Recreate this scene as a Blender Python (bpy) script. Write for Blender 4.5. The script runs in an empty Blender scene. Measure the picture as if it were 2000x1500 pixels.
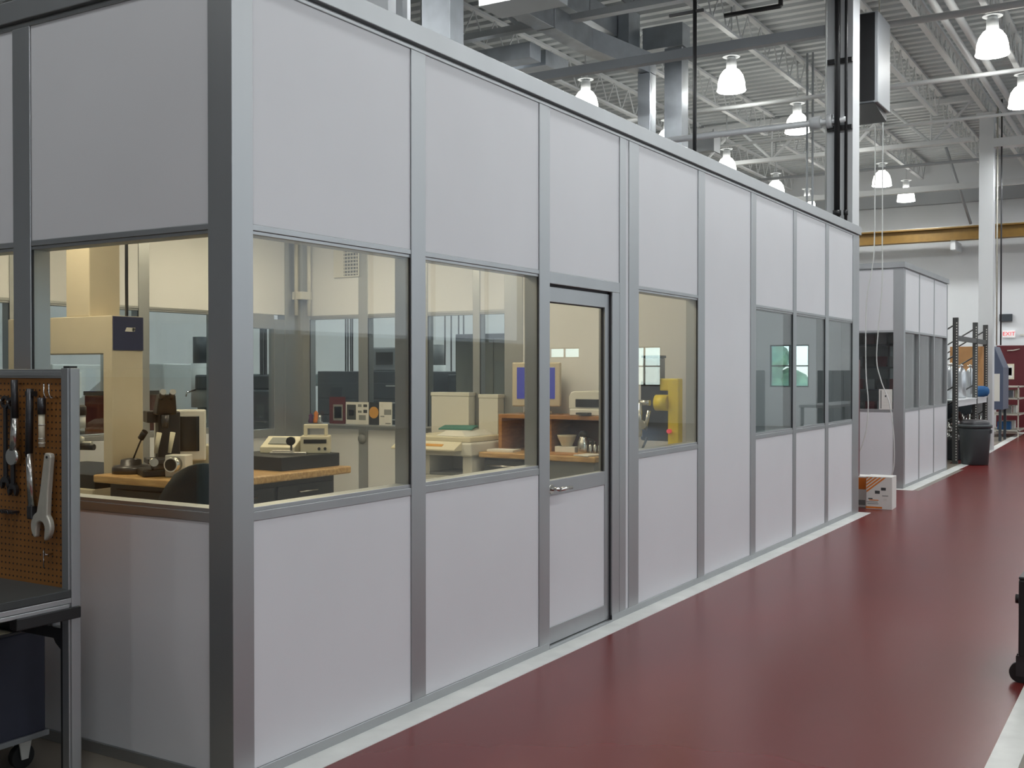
import bpy, bmesh, math, random
from mathutils import Vector, Matrix
random.seed(7)
PI = math.pi
SC = bpy.context.scene
COL = SC.collection

# ------------------------------------------------------------------ materials
MATS = {}
def lin(c):
    return tuple((x / 12.92 if x <= 0.04045 else ((x + 0.055) / 1.055) ** 2.4) for x in c)
def mat(name, rgb, rough=0.5, metal=0.0, noise=0.0, nscale=8.0, bump=0.0, bscale=60.0, spec=0.5, coat=0.0, emit=None, estr=0.0, stretch=None):
    """rgb is linear albedo"""
    if name in MATS: return MATS[name]
    m = bpy.data.materials.new(name); m.use_nodes = True
    nt = m.node_tree; b = nt.nodes['Principled BSDF']
    b.inputs['Base Color'].default_value = (*rgb, 1)
    b.inputs['Roughness'].default_value = rough
    b.inputs['Metallic'].default_value = metal
    b.inputs['Specular IOR Level'].default_value = spec
    b.inputs['Coat Weight'].default_value = coat
    b.inputs['Coat Roughness'].default_value = 0.12
    if emit:
        b.inputs['Emission Color'].default_value = (*emit, 1)
        b.inputs['Emission Strength'].default_value = estr
    if noise or bump:
        tc = nt.nodes.new('ShaderNodeTexCoord'); mp = nt.nodes.new('ShaderNodeMapping')
        nt.links.new(tc.outputs['Object'], mp.inputs['Vector'])
        if stretch: mp.inputs['Scale'].default_value = stretch
    if noise:
        n = nt.nodes.new('ShaderNodeTexNoise'); n.inputs['Scale'].default_value = nscale; n.inputs['Detail'].default_value = 4
        r = nt.nodes.new('ShaderNodeValToRGB')
        r.color_ramp.elements[0].position = 0.3; r.color_ramp.elements[1].position = 0.72
        r.color_ramp.elements[0].color = (*[c * (1 - noise) for c in rgb], 1)
        r.color_ramp.elements[1].color = (*[min(1, c * (1 + noise)) for c in rgb], 1)
        nt.links.new(mp.outputs['Vector'], n.inputs['Vector'])
        nt.links.new(n.outputs['Fac'], r.inputs['Fac']); nt.links.new(r.outputs['Color'], b.inputs['Base Color'])
    if bump:
        n2 = nt.nodes.new('ShaderNodeTexNoise'); n2.inputs['Scale'].default_value = bscale; n2.inputs['Detail'].default_value = 3
        bp = nt.nodes.new('ShaderNodeBump'); bp.inputs['Strength'].default_value = bump; bp.inputs['Distance'].default_value = 0.01
        nt.links.new(mp.outputs['Vector'], n2.inputs['Vector'])
        nt.links.new(n2.outputs['Fac'], bp.inputs['Height']); nt.links.new(bp.outputs['Normal'], b.inputs['Normal'])
    MATS[name] = m
    return m

def glass_mat(name, tint=(0.93, 0.96, 0.95)):
    m = bpy.data.materials.new(name); m.use_nodes = True
    nt = m.node_tree; nt.nodes.clear()
    out = nt.nodes.new('ShaderNodeOutputMaterial'); mix = nt.nodes.new('ShaderNodeMixShader')
    tr = nt.nodes.new('ShaderNodeBsdfTransparent'); gl = nt.nodes.new('ShaderNodeBsdfGlossy')
    tr.inputs['Color'].default_value = (*tint, 1); gl.inputs['Roughness'].default_value = 0.0
    fr = nt.nodes.new('ShaderNodeFresnel'); geo = nt.nodes.new('ShaderNodeNewGeometry')
    mi = nt.nodes.new('ShaderNodeMapRange')
    mi.inputs['From Min'].default_value = 0; mi.inputs['From Max'].default_value = 1
    mi.inputs['To Min'].default_value = 1.5; mi.inputs['To Max'].default_value = 1 / 1.5
    nt.links.new(geo.outputs['Backfacing'], mi.inputs['Value']); nt.links.new(mi.outputs['Result'], fr.inputs['IOR'])
    nt.links.new(fr.outputs['Fac'], mix.inputs['Fac']); nt.links.new(tr.outputs[0], mix.inputs[1]); nt.links.new(gl.outputs[0], mix.inputs[2])
    nt.links.new(mix.outputs[0], out.inputs['Surface'])
    MATS[name] = m
    return m

def wood_mat(name, c1, c2, scale, rough=0.35, axis='x'):
    m = bpy.data.materials.new(name); m.use_nodes = True
    nt = m.node_tree; b = nt.nodes['Principled BSDF']; b.inputs['Roughness'].default_value = rough
    tc = nt.nodes.new('ShaderNodeTexCoord'); mp = nt.nodes.new('ShaderNodeMapping')
    mp.inputs['Scale'].default_value = scale
    n = nt.nodes.new('ShaderNodeTexNoise'); n.inputs['Scale'].default_value = 3.0; n.inputs['Detail'].default_value = 5
    r = nt.nodes.new('ShaderNodeValToRGB'); r.color_ramp.elements[0].position = 0.35; r.color_ramp.elements[1].position = 0.68
    r.color_ramp.elements[0].color = (*c1, 1); r.color_ramp.elements[1].color = (*c2, 1)
    nt.links.new(tc.outputs['Object'], mp.inputs['Vector']); nt.links.new(mp.outputs['Vector'], n.inputs['Vector'])
    nt.links.new(n.outputs['Fac'], r.inputs['Fac']); nt.links.new(r.outputs['Color'], b.inputs['Base Color'])
    MATS[name] = m
    return m

WHITE = mat('white_panel', (0.74, 0.75, 0.78), 0.38, noise=0.02, nscale=1.5)
ALU = mat('satin_aluminium', (0.46, 0.475, 0.485), 0.42, 0.9, noise=0.04, nscale=3, stretch=(1, 1, 0.05))
ALUD = mat('dark_gasket', (0.03, 0.03, 0.035), 0.6)
GLASS = glass_mat('clear_glass')
RED = mat('red_epoxy_floor', (0.150, 0.019, 0.017), 0.27, noise=0.10, nscale=0.7, spec=0.40)
GREYF = mat('grey_concrete_floor', (0.24, 0.21, 0.17), 0.35, noise=0.15, nscale=1.2)
OFFF = mat('office_vinyl_floor', (0.40, 0.38, 0.33), 0.3, noise=0.08, nscale=2)
STRIPE = mat('white_floor_paint', (0.72, 0.73, 0.70), 0.4, noise=0.10, nscale=5)
HALLW = mat('white_hall_wall', (0.72, 0.74, 0.76), 0.6, noise=0.03, nscale=0.8)
STEELW = mat('white_painted_steel', (0.66, 0.68, 0.69), 0.45)
STEELG = mat('grey_painted_steel', (0.38, 0.40, 0.42), 0.45)
GALV = mat('galvanized_sheet', (0.52, 0.55, 0.58), 0.42, 1.0, noise=0.12, nscale=4)
BLACK = mat('black_paint', (0.012, 0.012, 0.013), 0.45)
BLACKG = mat('black_granite', (0.010, 0.010, 0.011), 0.55, noise=0.3, nscale=300)
CHROME = mat('polished_steel', (0.66, 0.65, 0.62), 0.22, 1.0)
FORGED = mat('forged_steel', (0.62, 0.60, 0.52), 0.42, 0.45, noise=0.08, nscale=20)
DARKST = mat('dark_steel', (0.07, 0.07, 0.075), 0.35, 0.7)
BUTCHER = wood_mat('butcher_block', (0.42, 0.24, 0.09), (0.62, 0.40, 0.17), (2, 16, 16))
OAK = wood_mat('orange_oak', (0.30, 0.13, 0.035), (0.45, 0.22, 0.07), (3, 3, 14))
PEGB = mat('pegboard_hardboard', (0.30, 0.125, 0.028), 0.6, noise=0.15, nscale=6)
BEIGE = mat('beige_machine_paint', (0.60, 0.53, 0.40), 0.45, noise=0.03)
CREAM = mat('cream_plastic', (0.68, 0.63, 0.48), 0.45)
LGREY = mat('light_grey_plastic', (0.68, 0.67, 0.62), 0.45)
NAVY = mat('navy_plastic', (0.012, 0.014, 0.07), 0.4)
BINBL = mat('dark_blue_bin', (0.030, 0.034, 0.055), 0.5, noise=0.1)
CHAIRF = mat('dark_teal_fabric', (0.018, 0.028, 0.036), 0.9, bump=0.3, bscale=300)
YELLOW = mat('yellow_machine_paint', (0.86, 0.68, 0.008), 0.35)
ORANGE = mat('orange_print', (0.75, 0.22, 0.03), 0.5)
MAROON = mat('maroon_paint', (0.10, 0.010, 0.016), 0.4)
CRANE = mat('ochre_crane_paint', (0.21, 0.115, 0.018), 0.5, noise=0.08)
PAPER = mat('white_paper', (0.75, 0.74, 0.70), 0.7)
CARDB = mat('brown_cardboard', (0.45, 0.24, 0.10), 0.8, noise=0.06)
DGREY = mat('dark_grey_plastic', (0.05, 0.055, 0.055), 0.5)
MGREY = mat('mid_grey_paint', (0.22, 0.23, 0.24), 0.45)
CANG = mat('slate_grey_plastic', (0.055, 0.065, 0.07), 0.5)
RACKG = mat('dark_grey_rack', (0.06, 0.062, 0.06), 0.5)
SCREENB = mat('blue_crt_screen', (0.02, 0.02, 0.08), 0.15, emit=(0.10, 0.10, 0.42), estr=0.55)
SCREEND = mat('dark_crt_screen', (0.02, 0.022, 0.022), 0.12)
MACHW = mat('white_machine_paint', (0.62, 0.65, 0.64), 0.4)
MACHG = mat('green_grey_machine_paint', (0.16, 0.20, 0.20), 0.4)
MACHD = mat('charcoal_machine_paint', (0.045, 0.055, 0.065), 0.4)
BLUEC = mat('blue_cloth', (0.02, 0.10, 0.26), 0.8)
CYLS = mat('silver_cylinder', (0.6, 0.62, 0.64), 0.3, 0.8)
LAMP = mat('lit_lamp_glass', (0.9, 0.9, 0.85), 0.3, emit=(1.0, 0.99, 0.92), estr=9.0)
SIGNR = mat('exit_sign_red', (0.6, 0.03, 0.04), 0.4, emit=(0.9, 0.06, 0.08), estr=0.5)
SIGNW = mat('exit_sign_white', (0.8, 0.8, 0.8), 0.4, emit=(1, 0.95, 0.95), estr=0.25)
SKIN1 = mat('grey_print', (0.25, 0.26, 0.25), 0.7)
DISC = mat('orange_disc', (0.62, 0.30, 0.04), 0.5)
TEAL = mat('teal_paper', (0.05, 0.20, 0.17), 0.6)
HOSE = mat('white_hose', (0.62, 0.64, 0.62), 0.45)
BLUEG = mat('blue_grey_paint', (0.075, 0.095, 0.15), 0.4)
PURPLE = mat('purple_cloth', (0.09, 0.02, 0.09), 0.8)
TREE = mat('foliage_green', (0.30, 0.42, 0.22), 0.8, noise=0.5, nscale=3)
DAY = mat('glowing_sky_pane', (0.7, 0.8, 0.9), 0.5, emit=(0.85, 0.93, 1.0), estr=0.45)

def deck_mat():
    m = mat('ceiling_deck_paint', (0.52, 0.55, 0.56), 0.55)
    return m
DECK = deck_mat()

# ------------------------------------------------------------------ mesh builder
class MB:
    def __init__(self, org=(0, 0, 0)):
        self.v = []; self.f = []; self.s = []; self.o = Vector(org)
        self.M = Matrix.Identity(4)
    def _add(self, vs, fs, smooth):
        b = len(self.v)
        self.v += [self.M @ Vector(p) - self.o for p in vs]
        self.f += [tuple(b + i for i in f) for f in fs]
        self.s += [smooth if isinstance(smooth, bool) else smooth[k] for k, _ in enumerate(fs)]
        return self
    def box(self, x0, x1, y0, y1, z0, z1):
        vs = [(x0,y0,z0),(x1,y0,z0),(x1,y1,z0),(x0,y1,z0),(x0,y0,z1),(x1,y0,z1),(x1,y1,z1),(x0,y1,z1)]
        fs = [(0,3,2,1),(4,5,6,7),(0,1,5,4),(1,2,6,5),(2,3,7,6),(3,0,4,7)]
        return self._add(vs, fs, False)
    def cbox(self, c, s):
        return self.box(c[0]-s[0]/2, c[0]+s[0]/2, c[1]-s[1]/2, c[1]+s[1]/2, c[2]-s[2]/2, c[2]+s[2]/2)
    def wedge(self, pts_bottom, pts_top):
        n = len(pts_bottom)
        fs = [tuple(range(n))[::-1], tuple(range(n, 2*n))] + [(i, (i+1) % n, n+(i+1) % n, n+i) for i in range(n)]
        return self._add(list(pts_bottom)+list(pts_top), fs, False)
    def cyl(self, p0, p1, r0, r1=None, n=16, smooth=True):
        r1 = r0 if r1 is None else r1
        p0 = Vector(p0); p1 = Vector(p1); d = (p1-p0).normalized()
        a = Vector((0,0,1)) if abs(d.z) < 0.9 else Vector((1,0,0))
        u = d.cross(a).normalized(); w = d.cross(u)
        vs = []
        for p, r in ((p0, r0), (p1, r1)):
            for k in range(n):
                t = 2*PI*k/n + PI/n
                vs.append(p + u*(r*math.cos(t)) + w*(r*math.sin(t)))
        fs = [(k, (k+1) % n, n+(k+1) % n, n+k) for k in range(n)]
        fs += [tuple(range(n))[::-1], tuple(range(n, 2*n))]
        fs = [f[::-1] for f in fs]
        return self._add(vs, fs, [smooth and n > 6]*n + [False, False])
    def tube(self, pts, r, n=8):
        pts = [Vector(p) for p in pts]; vs = []; fs = []
        up = None
        for i, p in enumerate(pts):
            d = (pts[min(i+1, len(pts)-1)] - pts[max(i-1, 0)]).normalized()
            a = Vector((0,0,1)) if abs(d.z) < 0.95 else Vector((1,0,0))
            u = d.cross(a).normalized()
            if up is not None and u.dot(up) < 0: u = -u
            up = u; w = d.cross(u)
            for k in range(n):
                t = 2*PI*k/n
                vs.append(p + u*(r*math.cos(t)) + w*(r*math.sin(t)))
        for i in range(len(pts)-1):
            for k in range(n):
                fs.append((i*n+k, (i+1)*n+k, (i+1)*n+(k+1) % n, i*n+(k+1) % n))
        m = len(fs)
        fs.append(tuple(range(n))); fs.append(tuple(range((len(pts)-1)*n, len(pts)*n))[::-1])
        return self._add(vs, fs, [True]*m+[False, False])
    def lathe(self, c, prof, n=20, axis='z', cap=True):
        """prof: list of (r, h)"""
        vs = []; fs = []
        for r, h in prof:
            for k in range(n):
                t = 2*PI*k/n; a, b = r*math.cos(t), r*math.sin(t)
                q = (a, b, h) if axis == 'z' else (h, a, b) if axis == 'x' else (b, h, a)
                vs.append((c[0]+q[0], c[1]+q[1], c[2]+q[2]))
        for i in range(len(prof)-1):
            for k in range(n):
                fs.append((i*n+k, i*n+(k+1) % n, (i+1)*n+(k+1) % n, (i+1)*n+k))
        m = len(fs)
        if cap:
            fs.append(tuple(range(n))[::-1]); fs.append(tuple(range((len(prof)-1)*n, len(prof)*n)))
        return self._add(vs, fs, [True]*m+[False]*(len(fs)-m))
    def prism(self, poly, axis, a0, a1):
        """poly of 2d points; extruded along axis: 'y' -> poly in (x,z), 'x' -> (y,z), 'z' -> (x,y)"""
        def p3(p, a):
            return (p[0], a, p[1]) if axis == 'y' else (a, p[0], p[1]) if axis == 'x' else (p[0], p[1], a)
        n = len(poly)
        vs = [p3(p, a0) for p in poly] + [p3(p, a1) for p in poly]
        fs = [tuple(range(n)), tuple(range(n, 2*n))[::-1]] + [(i, n+i, n+(i+1) % n, (i+1) % n) for i in range(n)]
        return self._add(vs, fs, False)
    def obj(self, name, m, parent=None, bevel=0.0, loc=None, seg=2):
        me = bpy.data.meshes.new(name)
        me.from_pydata([tuple(p) for p in self.v], [], self.f)
        me.polygons.foreach_set('use_smooth', self.s)
        bm = bmesh.new(); bm.from_mesh(me)
        bmesh.ops.recalc_face_normals(bm, faces=bm.faces[:])
        bm.to_mesh(me); bm.free()
        me.materials.append(m); me.update()
        o = bpy.data.objects.new(name, me); COL.objects.link(o)
        if parent is not None: o.parent = parent
        if loc: o.location = loc
        if bevel:
            md = o.modifiers.new('bevel', 'BEVEL'); md.width = bevel; md.segments = seg; md.limit_method = 'ANGLE'; md.angle_limit = 0.7
            md.harden_normals = False
        return o

def tag(o, label, cat, group=None):
    o['label'] = label; o['category'] = cat
    if group: o['group'] = group
    return o
def thing(name, label, cat, loc=(0, 0, 0), rz=0.0, group=None):
    o = bpy.data.objects.new(name, None); COL.objects.link(o)
    o.empty_display_size = 0.1; o.location = loc; o.rotation_euler = (0, 0, rz)
    return tag(o, label, cat, group)
def struct(o):
    o['kind'] = 'structure'; return o
def sroot(name, loc=(0, 0, 0)):
    o = bpy.data.objects.new(name, None); COL.objects.link(o); o.location = loc; o.empty_display_size = 0.1
    return struct(o)
def dup(root, loc, rz=None, label=None, group=None, scale=None):
    r = root.copy(); COL.objects.link(r); r.location = loc
    if rz is not None: r.rotation_euler = (0, 0, rz)
    if scale: r.scale = scale
    if label: r['label'] = label
    if group: r['group'] = group
    for ch in list(root.children):
        c = ch.copy(); COL.objects.link(c); c.parent = r
        for g in list(ch.children):
            d = g.copy(); COL.objects.link(d); d.parent = c
    return r
def text(name, body, size, m, parent, loc, rot, ext=0.002):
    cu = bpy.data.curves.new(name, 'FONT'); cu.body = body; cu.size = size; cu.extrude = ext
    cu.align_x = 'CENTER'; cu.align_y = 'CENTER'
    cu.materials.append(m)
    o = bpy.data.objects.new(name, cu); COL.objects.link(o)
    me = bpy.data.meshes.new_from_object(o.evaluated_get(bpy.context.evaluated_depsgraph_get())); bpy.data.objects.remove(o)
    o = bpy.data.objects.new(name, me); COL.objects.link(o); o.parent = parent
    o.location = loc; o.rotation_euler = rot
    return o

# ------------------------------------------------------------------ hall shell
EYE = 1.66
HX0, HX1, HY0, HY1, HZ = -13.0, 16.0, -12.0, 29.5, 7.55
floor = struct(MB().box(HX0, HX1, HY0, HY1, -0.2, 0.0).obj('floor', GREYF))
# red aisle paint with its white border lines
ab = MB()
ab.box(0.14, 2.50, HY0, 16.6, 0.0, 0.004)
ab.box(-3.0, 0.14, 10.02, 12.75, 0.0, 0.004)
ab.box(-0.30, 2.50, 17.8, HY1-0.02, 0.0, 0.004)
ab.box(0.05, 2.50, 16.6, 17.8, 0.0, 0.004)
struct(ab.obj('floor_aisle', RED))
st = MB()
st.box(0.0, 0.14, -0.02, 9.98, 0.0, 0.006)
st.box(2.50, 2.62, HY0, HY1-0.02, 0.0, 0.006)
st.box(-0.10, 0.06, 12.72, 17.7, 0.0, 0.0065)
st.box(-3.0, -0.10, 12.72, 12.88, 0.0, 0.006)
st.prism([(-0.10, 17.7), (0.06, 17.7), (-0.28, HY1-0.05), (-0.44, HY1-0.05)], 'z', 0.0, 0.0065)
struct(st.obj('trim_90', STRIPE))

# corrugated roof deck
def deck():
    prof = []
    y = HY0; p = 0.30; k = 0
    pts = []
    while y < HY1 - 0.001:
        pts += [(y, HZ), (y+0.13, HZ), (y+0.16, HZ+0.075), (y+0.27, HZ+0.075)]
        y += p
    pts += [(HY1, HZ)]
    low = [q for q in pts]
    poly = low + [(HY1, HZ+0.16), (HY0, HZ+0.16)]
    return MB().prism(poly, 'x', HX0, HX1)
struct(deck().obj('ceiling', DECK))
struct(MB().box(HX0-0.2, HX0, HY0, HY1, 0, HZ+0.1).obj('wall_left', HALLW))
struct(MB().box(HX0-0.2, HX1+0.2, HY0-0.2, HY0, 0, HZ+0.1).obj('wall_near', HALLW))
# far wall with openings for daylight windows
wf = MB()
wins = [(6.2, 7.4), (11.0, 12.2), (13.9, 15.1)]
xs = [HX0-0.2] + [v for w in wins for v in w] + [HX1+0.2]
for i in range(0, len(xs), 2):
    wf.box(xs[i], xs[i+1], HY1, HY1+0.25, 0, HZ+0.1)
for a, b in wins:
    wf.box(a, b, HY1, HY1+0.25, 0, 1.18 if a < 13 else 2.10); wf.box(a, b, HY1, HY1+0.25, 2.46, HZ+0.1)
struct(wf.obj('wall_far', HALLW))
for i, (a, b) in enumerate(wins):
    w = sroot('window_%d' % (20+i), (a, HY1, 1.18))
    f = MB((a, HY1, 1.18))
    for x in (a, (a+b)/2-0.02, b-0.04): f.box(x, x+0.04, HY1+0.05, HY1+0.12, 1.18, 2.46)
    for z in ((1.18, 1.80, 2.42) if a < 13 else (2.10, 2.42)): f.box(a, b, HY1+0.05, HY1+0.12, z, z+0.04)
    f.obj('window_frame', BLACK, w)
    MB((a, HY1, 1.18)).box(a, b, HY1+0.08, HY1+0.09, 1.18, 2.46).obj('glass_pane', GLASS, w)
struct(MB().box(HX1, HX1+0.2, HY0, HY1, 0, 2.6).box(HX1, HX1+0.2, HY0, HY1, 6.4, HZ+0.1).obj('wall_right', HALLW))
MB().box(HX1+0.12, HX1+0.16, HY0, HY1, 2.6, 6.4).obj('glazing', DAY, None) if False else None
wr = sroot('window_30', (HX1, 0, 2.6))
f = MB((HX1, 0, 2.6))
for y in range(-12, 30, 3): f.box(HX1, HX1+0.1, y-0.05, y+0.05, 2.6, 6.4)
f.obj('window_frame', STEELG, wr)
MB((HX1, 0, 2.6)).box(HX1+0.12, HX1+0.16, HY0, HY1, 2.6, 6.4).obj('glazing', DAY, wr)  # unseen panes that glow on their own, added in place of daylight
# trees outside the far windows
for i, (x, y, s) in enumerate(((4.6, 36, 1.3), (10.5, 39, 2.0))):
    t = thing('tree', 'leafy green tree outside the hall window' + (', the taller one' if i else ''), 'tree', (x, y, 0))
    cr = MB()
    for k in range(26):
        a, r, h = random.uniform(0, 2*PI), random.uniform(0, s), random.uniform(0.8, 4.6)
        cr.lathe((r*math.cos(a), r*math.sin(a), h), [(0.05, -0.6), (0.5, -0.3), (0.65, 0.05), (0.45, 0.4), (0.05, 0.6)], 7)
    cr.obj('crown', TREE, t); MB().cyl((0, 0, -0.2), (0, 0, 2.0), 0.16, 0.1).obj('trunk', CARDB, t)

# ------------------------------------------------------------------ booth (the glazed office)
TW = 0.10     # wall thickness
Z0, ZS, ZG0, ZG1, ZH, ZT, ZC = 0.05, 1.055, 1.11, 2.21, 2.25, 3.22, 3.345
ntrim = [0]
def trim(mb, m=ALU, bevel=0.003):
    ntrim[0] += 1
    return struct(mb.obj('trim_%d' % ntrim[0], m, bevel=bevel))
# front wall plane x=0 (faces +x); posts as (y0, y1)
posts = [(1.176, 1.294), (2.424, 2.548), (3.500, 3.597), (3.646, 3.803), (4.901, 5.042), (6.134, 6.270), (7.374, 7.475), (8.517, 8.637)]
for a, b in posts: trim(MB().box(-TW, 0.003, a, b, Z0, ZT))
trim(MB().box(-0.13, 0.004, -0.004, 0.112, 0.0, ZT))          # near corner post
trim(MB().box(-0.13, 0.004, 9.655, 9.94, 0.0, ZT))            # far corner post
trim(MB().box(-TW, 0.001, 3.392, 3.500, 0.0, 2.18))           # door jamb
struct(MB().box(-0.07, -0.004, 3.590, 3.650, Z0, ZT).obj('wall_strip', WHITE))
# base channel and top cap of both visible walls
trim(MB().box(-TW, 0.002, 0.112, 2.548, 0.0, Z0).box(-TW, 0.002, 3.392, 9.94, 0.0, Z0))
trim(MB().box(-TW, 0.004, 2.548, 3.392, 0.0, 0.02))          # threshold
cap = MB()
cap.box(-TW, 0.002, 0.0, 9.94, ZT, ZT+0.018)
cap.box(-TW, -0.012, 0.0, 9.94, ZT+0.018, ZT+0.030)
cap.box(-0.16, 0.020, -0.020, 9.97, ZT+0.030, ZC)
cap.box(-4.95, 0.0, -0.002, TW, ZT, ZT+0.018)
cap.box(-4.95, 0.0, 0.012, TW, ZT+0.018, ZT+0.030)
cap.box(-4.95, 0.020, -0.020, 0.16, ZT+0.030, ZC)
trim(cap)
# panels of the front wall
wfnt = sroot('wall_front')
def panel(parent, x0, x1, y0, y1, z0, z1):
    MB().box(x0, x1, y0, y1, z0, z1).obj('wall_panel', WHITE, parent, bevel=0.002)
bays = [(0.112, 1.176, 1), (1.294, 2.424, 1), (2.548, 3.500, 2), (3.803, 4.901, 1), (5.042, 6.134, 0), (6.270, 7.374, 1), (7.475, 8.517, 1), (8.637, 9.655, 1)]
nwin = [0]
def glazed(x0, x1, y0, y1, along, outer, gasket=True, shadow=1):
    """window with aluminium head and sill; wall box x0..x1,y0..y1; along = running axis; outer = +1/-1 side of the outside face"""
    nwin[0] += 1
    w = sroot('window_%d' % nwin[0], ((x0+x1)/2, (y0+y1)/2, ZG0))
    o = tuple(w.location)
    f = MB(o); g = MB(o); q = MB(o)
    def bar(m, lo, hi, z0, z1):   # lo/hi depth from the outside face inwards
        if along == 'y':
            a, b = (x1-hi, x1-lo) if outer > 0 else (x0+lo, x0+hi)
            m.box(a, b, y0, y1, z0, z1)
        else:
            a, b = (y1-hi, y1-lo) if outer > 0 else (y0+lo, y0+hi)
            m.box(x0, x1, a, b, z0, z1)
    bar(f, 0.0, TW, ZS, ZS+0.038); bar(f, 0.006, TW-0.01, ZS+0.038, ZG0)
    bar(f, 0.0, TW, ZG1+0.016, ZH); bar(f, 0.006, TW-0.01, ZG1, ZG1+0.016)
    f.obj('window_frame', ALU, w, bevel=0.002)
    bar(g, 0.010, 0.016, ZG0-0.01, ZG1+0.01)
    g.obj('glass_pane', GLASS, w)
    if gasket:
        for e in (0, 1):
            if along == 'y':
                yy = y0 if e == 0 else y1-0.004
                xa, xb = (x1-0.013, x1-0.004) if outer > 0 else (x0+0.004, x0+0.013)
                q.box(xa, xb, yy, yy+0.004, ZG0, ZG1)
            else:
                xx = x0 if e == 0 else x1-0.004
                ya, yb = (y1-0.013, y1-0.004) if outer > 0 else (y0+0.004, y0+0.013)
                q.box(xx, xx+0.004, ya, yb, ZG0, ZG1)
        q.obj('gasket', ALUD, w)
    return w
for a, b, k in bays:
    if k == 0: panel(wfnt, -TW+0.01, -0.004, a, b, Z0, ZT)
    elif k == 1:
        panel(wfnt, -TW+0.01, -0.004, a, b, Z0, ZS); panel(wfnt, -TW+0.01, -0.004, a, b, ZH, ZT)
        glazed(-TW, 0.0, a, b, 'y', 1)
    else:
        panel(wfnt, -TW+0.01, -0.004, a, b, ZH, ZT)
trim(MB().box(-TW, 0.002, 2.548, 3.500, 2.18, ZH))          # door head
# door
d = sroot('door_1', (0, 2.56, 0))
O = (0, 2.56, 0)
lf = MB(O)
lf.box(-0.065, -0.020, 2.552, 2.575, 0.025, 2.165); lf.box(-0.065, -0.020, 3.325, 3.388, 0.025, 2.165)
lf.box(-0.065, -0.020, 2.575, 3.325, 2.075, 2.165); lf.box(-0.065, -0.020, 2.575, 3.325, 0.915, 1.005)
lf.box(-0.065, -0.020, 2.575, 3.325, 0.025, 0.125)
lf.obj('door_leaf', ALU, d, bevel=0.002)
MB(O).box(-0.058, -0.026, 2.575, 3.325, 0.125, 0.915).obj('door_panel', WHITE, d)
MB(O).box(-0.045, -0.039, 2.575, 3.325, 1.005, 2.075).obj('glass_pane', GLASS, d)
MB(O).box(-0.048, -0.032, 3.319, 3.325, 1.005, 2.075).box(-0.048, -0.032, 2.575, 3.325, 2.070, 2.075).obj('gasket', ALUD, d)
lv = MB(O); lv.cyl((-0.02, 2.60, 0.955), (0.045, 2.60, 0.955), 0.011); lv.cyl((-0.020, 2.60, 0.955), (-0.012, 2.60, 0.955), 0.030)
lv.tube([(0.045, 2.595, 0.955), (0.048, 2.65, 0.956), (0.046, 2.74, 0.955)], 0.012)
lv.obj('lever_handle', CHROME, d)
MB(O).box(-0.075, -0.010, 3.388, 3.3925, 0.02, 2.18).box(-0.075, -0.03, 2.548, 3.39, 2.166, 2.18).obj('door_gap_seal', ALUD, d)

# left wall plane y=0 (faces -y)
wl = sroot('wall_booth_left')
lposts = [(-1.388, -1.262), (-2.64, -2.515), (-3.89, -3.765), (-4.95, -4.85)]
for a, b in lposts: trim(MB().box(a, b, -0.003, TW, Z0, ZT))
lbays = [(-1.262, -0.13), (-2.515, -1.388), (-3.765, -2.64), (-4.85, -3.89)]
for a, b in lbays:
    panel(wl, a, b, 0.004, TW-0.01, Z0, ZS); panel(wl, a, b, 0.004, TW-0.01, ZH, ZT)
    glazed(a, b, 0.0, TW, 'x', -1)
trim(MB().box(-4.95, -0.13, -0.002, TW, 0.0, Z0))
# back wall x=-4.85 (inner face), windows between posts
wb = sroot('wall_booth_back')
XB0, XB1 = -4.95, -4.85
bp = [(0.1, 0.2), (1.20, 1.32), (2.32, 2.44), (3.60, 3.72), (4.50, 4.62), (5.50, 5.77)]
for a, b in bp: trim(MB().box(XB0, XB1+0.003, a, b, Z0, ZT))
for a, b in ((0.2, 1.2), (1.32, 2.32), (2.44, 3.60), (3.72, 4.50)):
    panel(wb, XB0+0.01, XB1-0.004, a, b, Z0, ZS); panel(wb, XB0+0.01, XB1-0.004, a, b, ZH, ZT)
    glazed(XB0, XB1, a, b, 'y', 1)
panel(wb, XB0+0.01, XB1-0.004, 4.62, 5.50, ZH, ZT)
d2 = sroot('door_2', (XB1, 4.62, 0))
O = (XB1, 4.62, 0)
lf = MB(O)
lf.box(XB0+0.02, XB1, 4.62, 4.70, 0.02, ZH-0.05); lf.box(XB0+0.02, XB1, 5.34, 5.50, 0.02, ZH-0.05)
lf.box(XB0+0.02, XB1, 4.70, 5.34, 2.10, ZH); lf.box(XB0+0.02, XB1, 4.70, 5.34, 0.98, 1.06); lf.box(XB0+0.02, XB1, 4.70, 5.34, 0.02, 0.16)
lf.obj('door_leaf', ALU, d2, bevel=0.003)
MB(O).box(XB0+0.03, XB1-0.02, 4.70, 5.34, 0.16, 0.98).obj('door_panel', WHITE, d2)
MB(O).box(XB0+0.05, XB0+0.056, 4.70, 5.34, 1.06, 2.10).obj('glass_pane', GLASS, d2)
MB(O).cyl((XB1, 4.76, 0.95), (XB1+0.05, 4.76, 0.95), 0.012).tube([(XB1+0.05, 4.76, 0.95), (XB1+0.05, 4.87, 0.95)], 0.011).obj('lever_handle', CHROME, d2)
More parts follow.
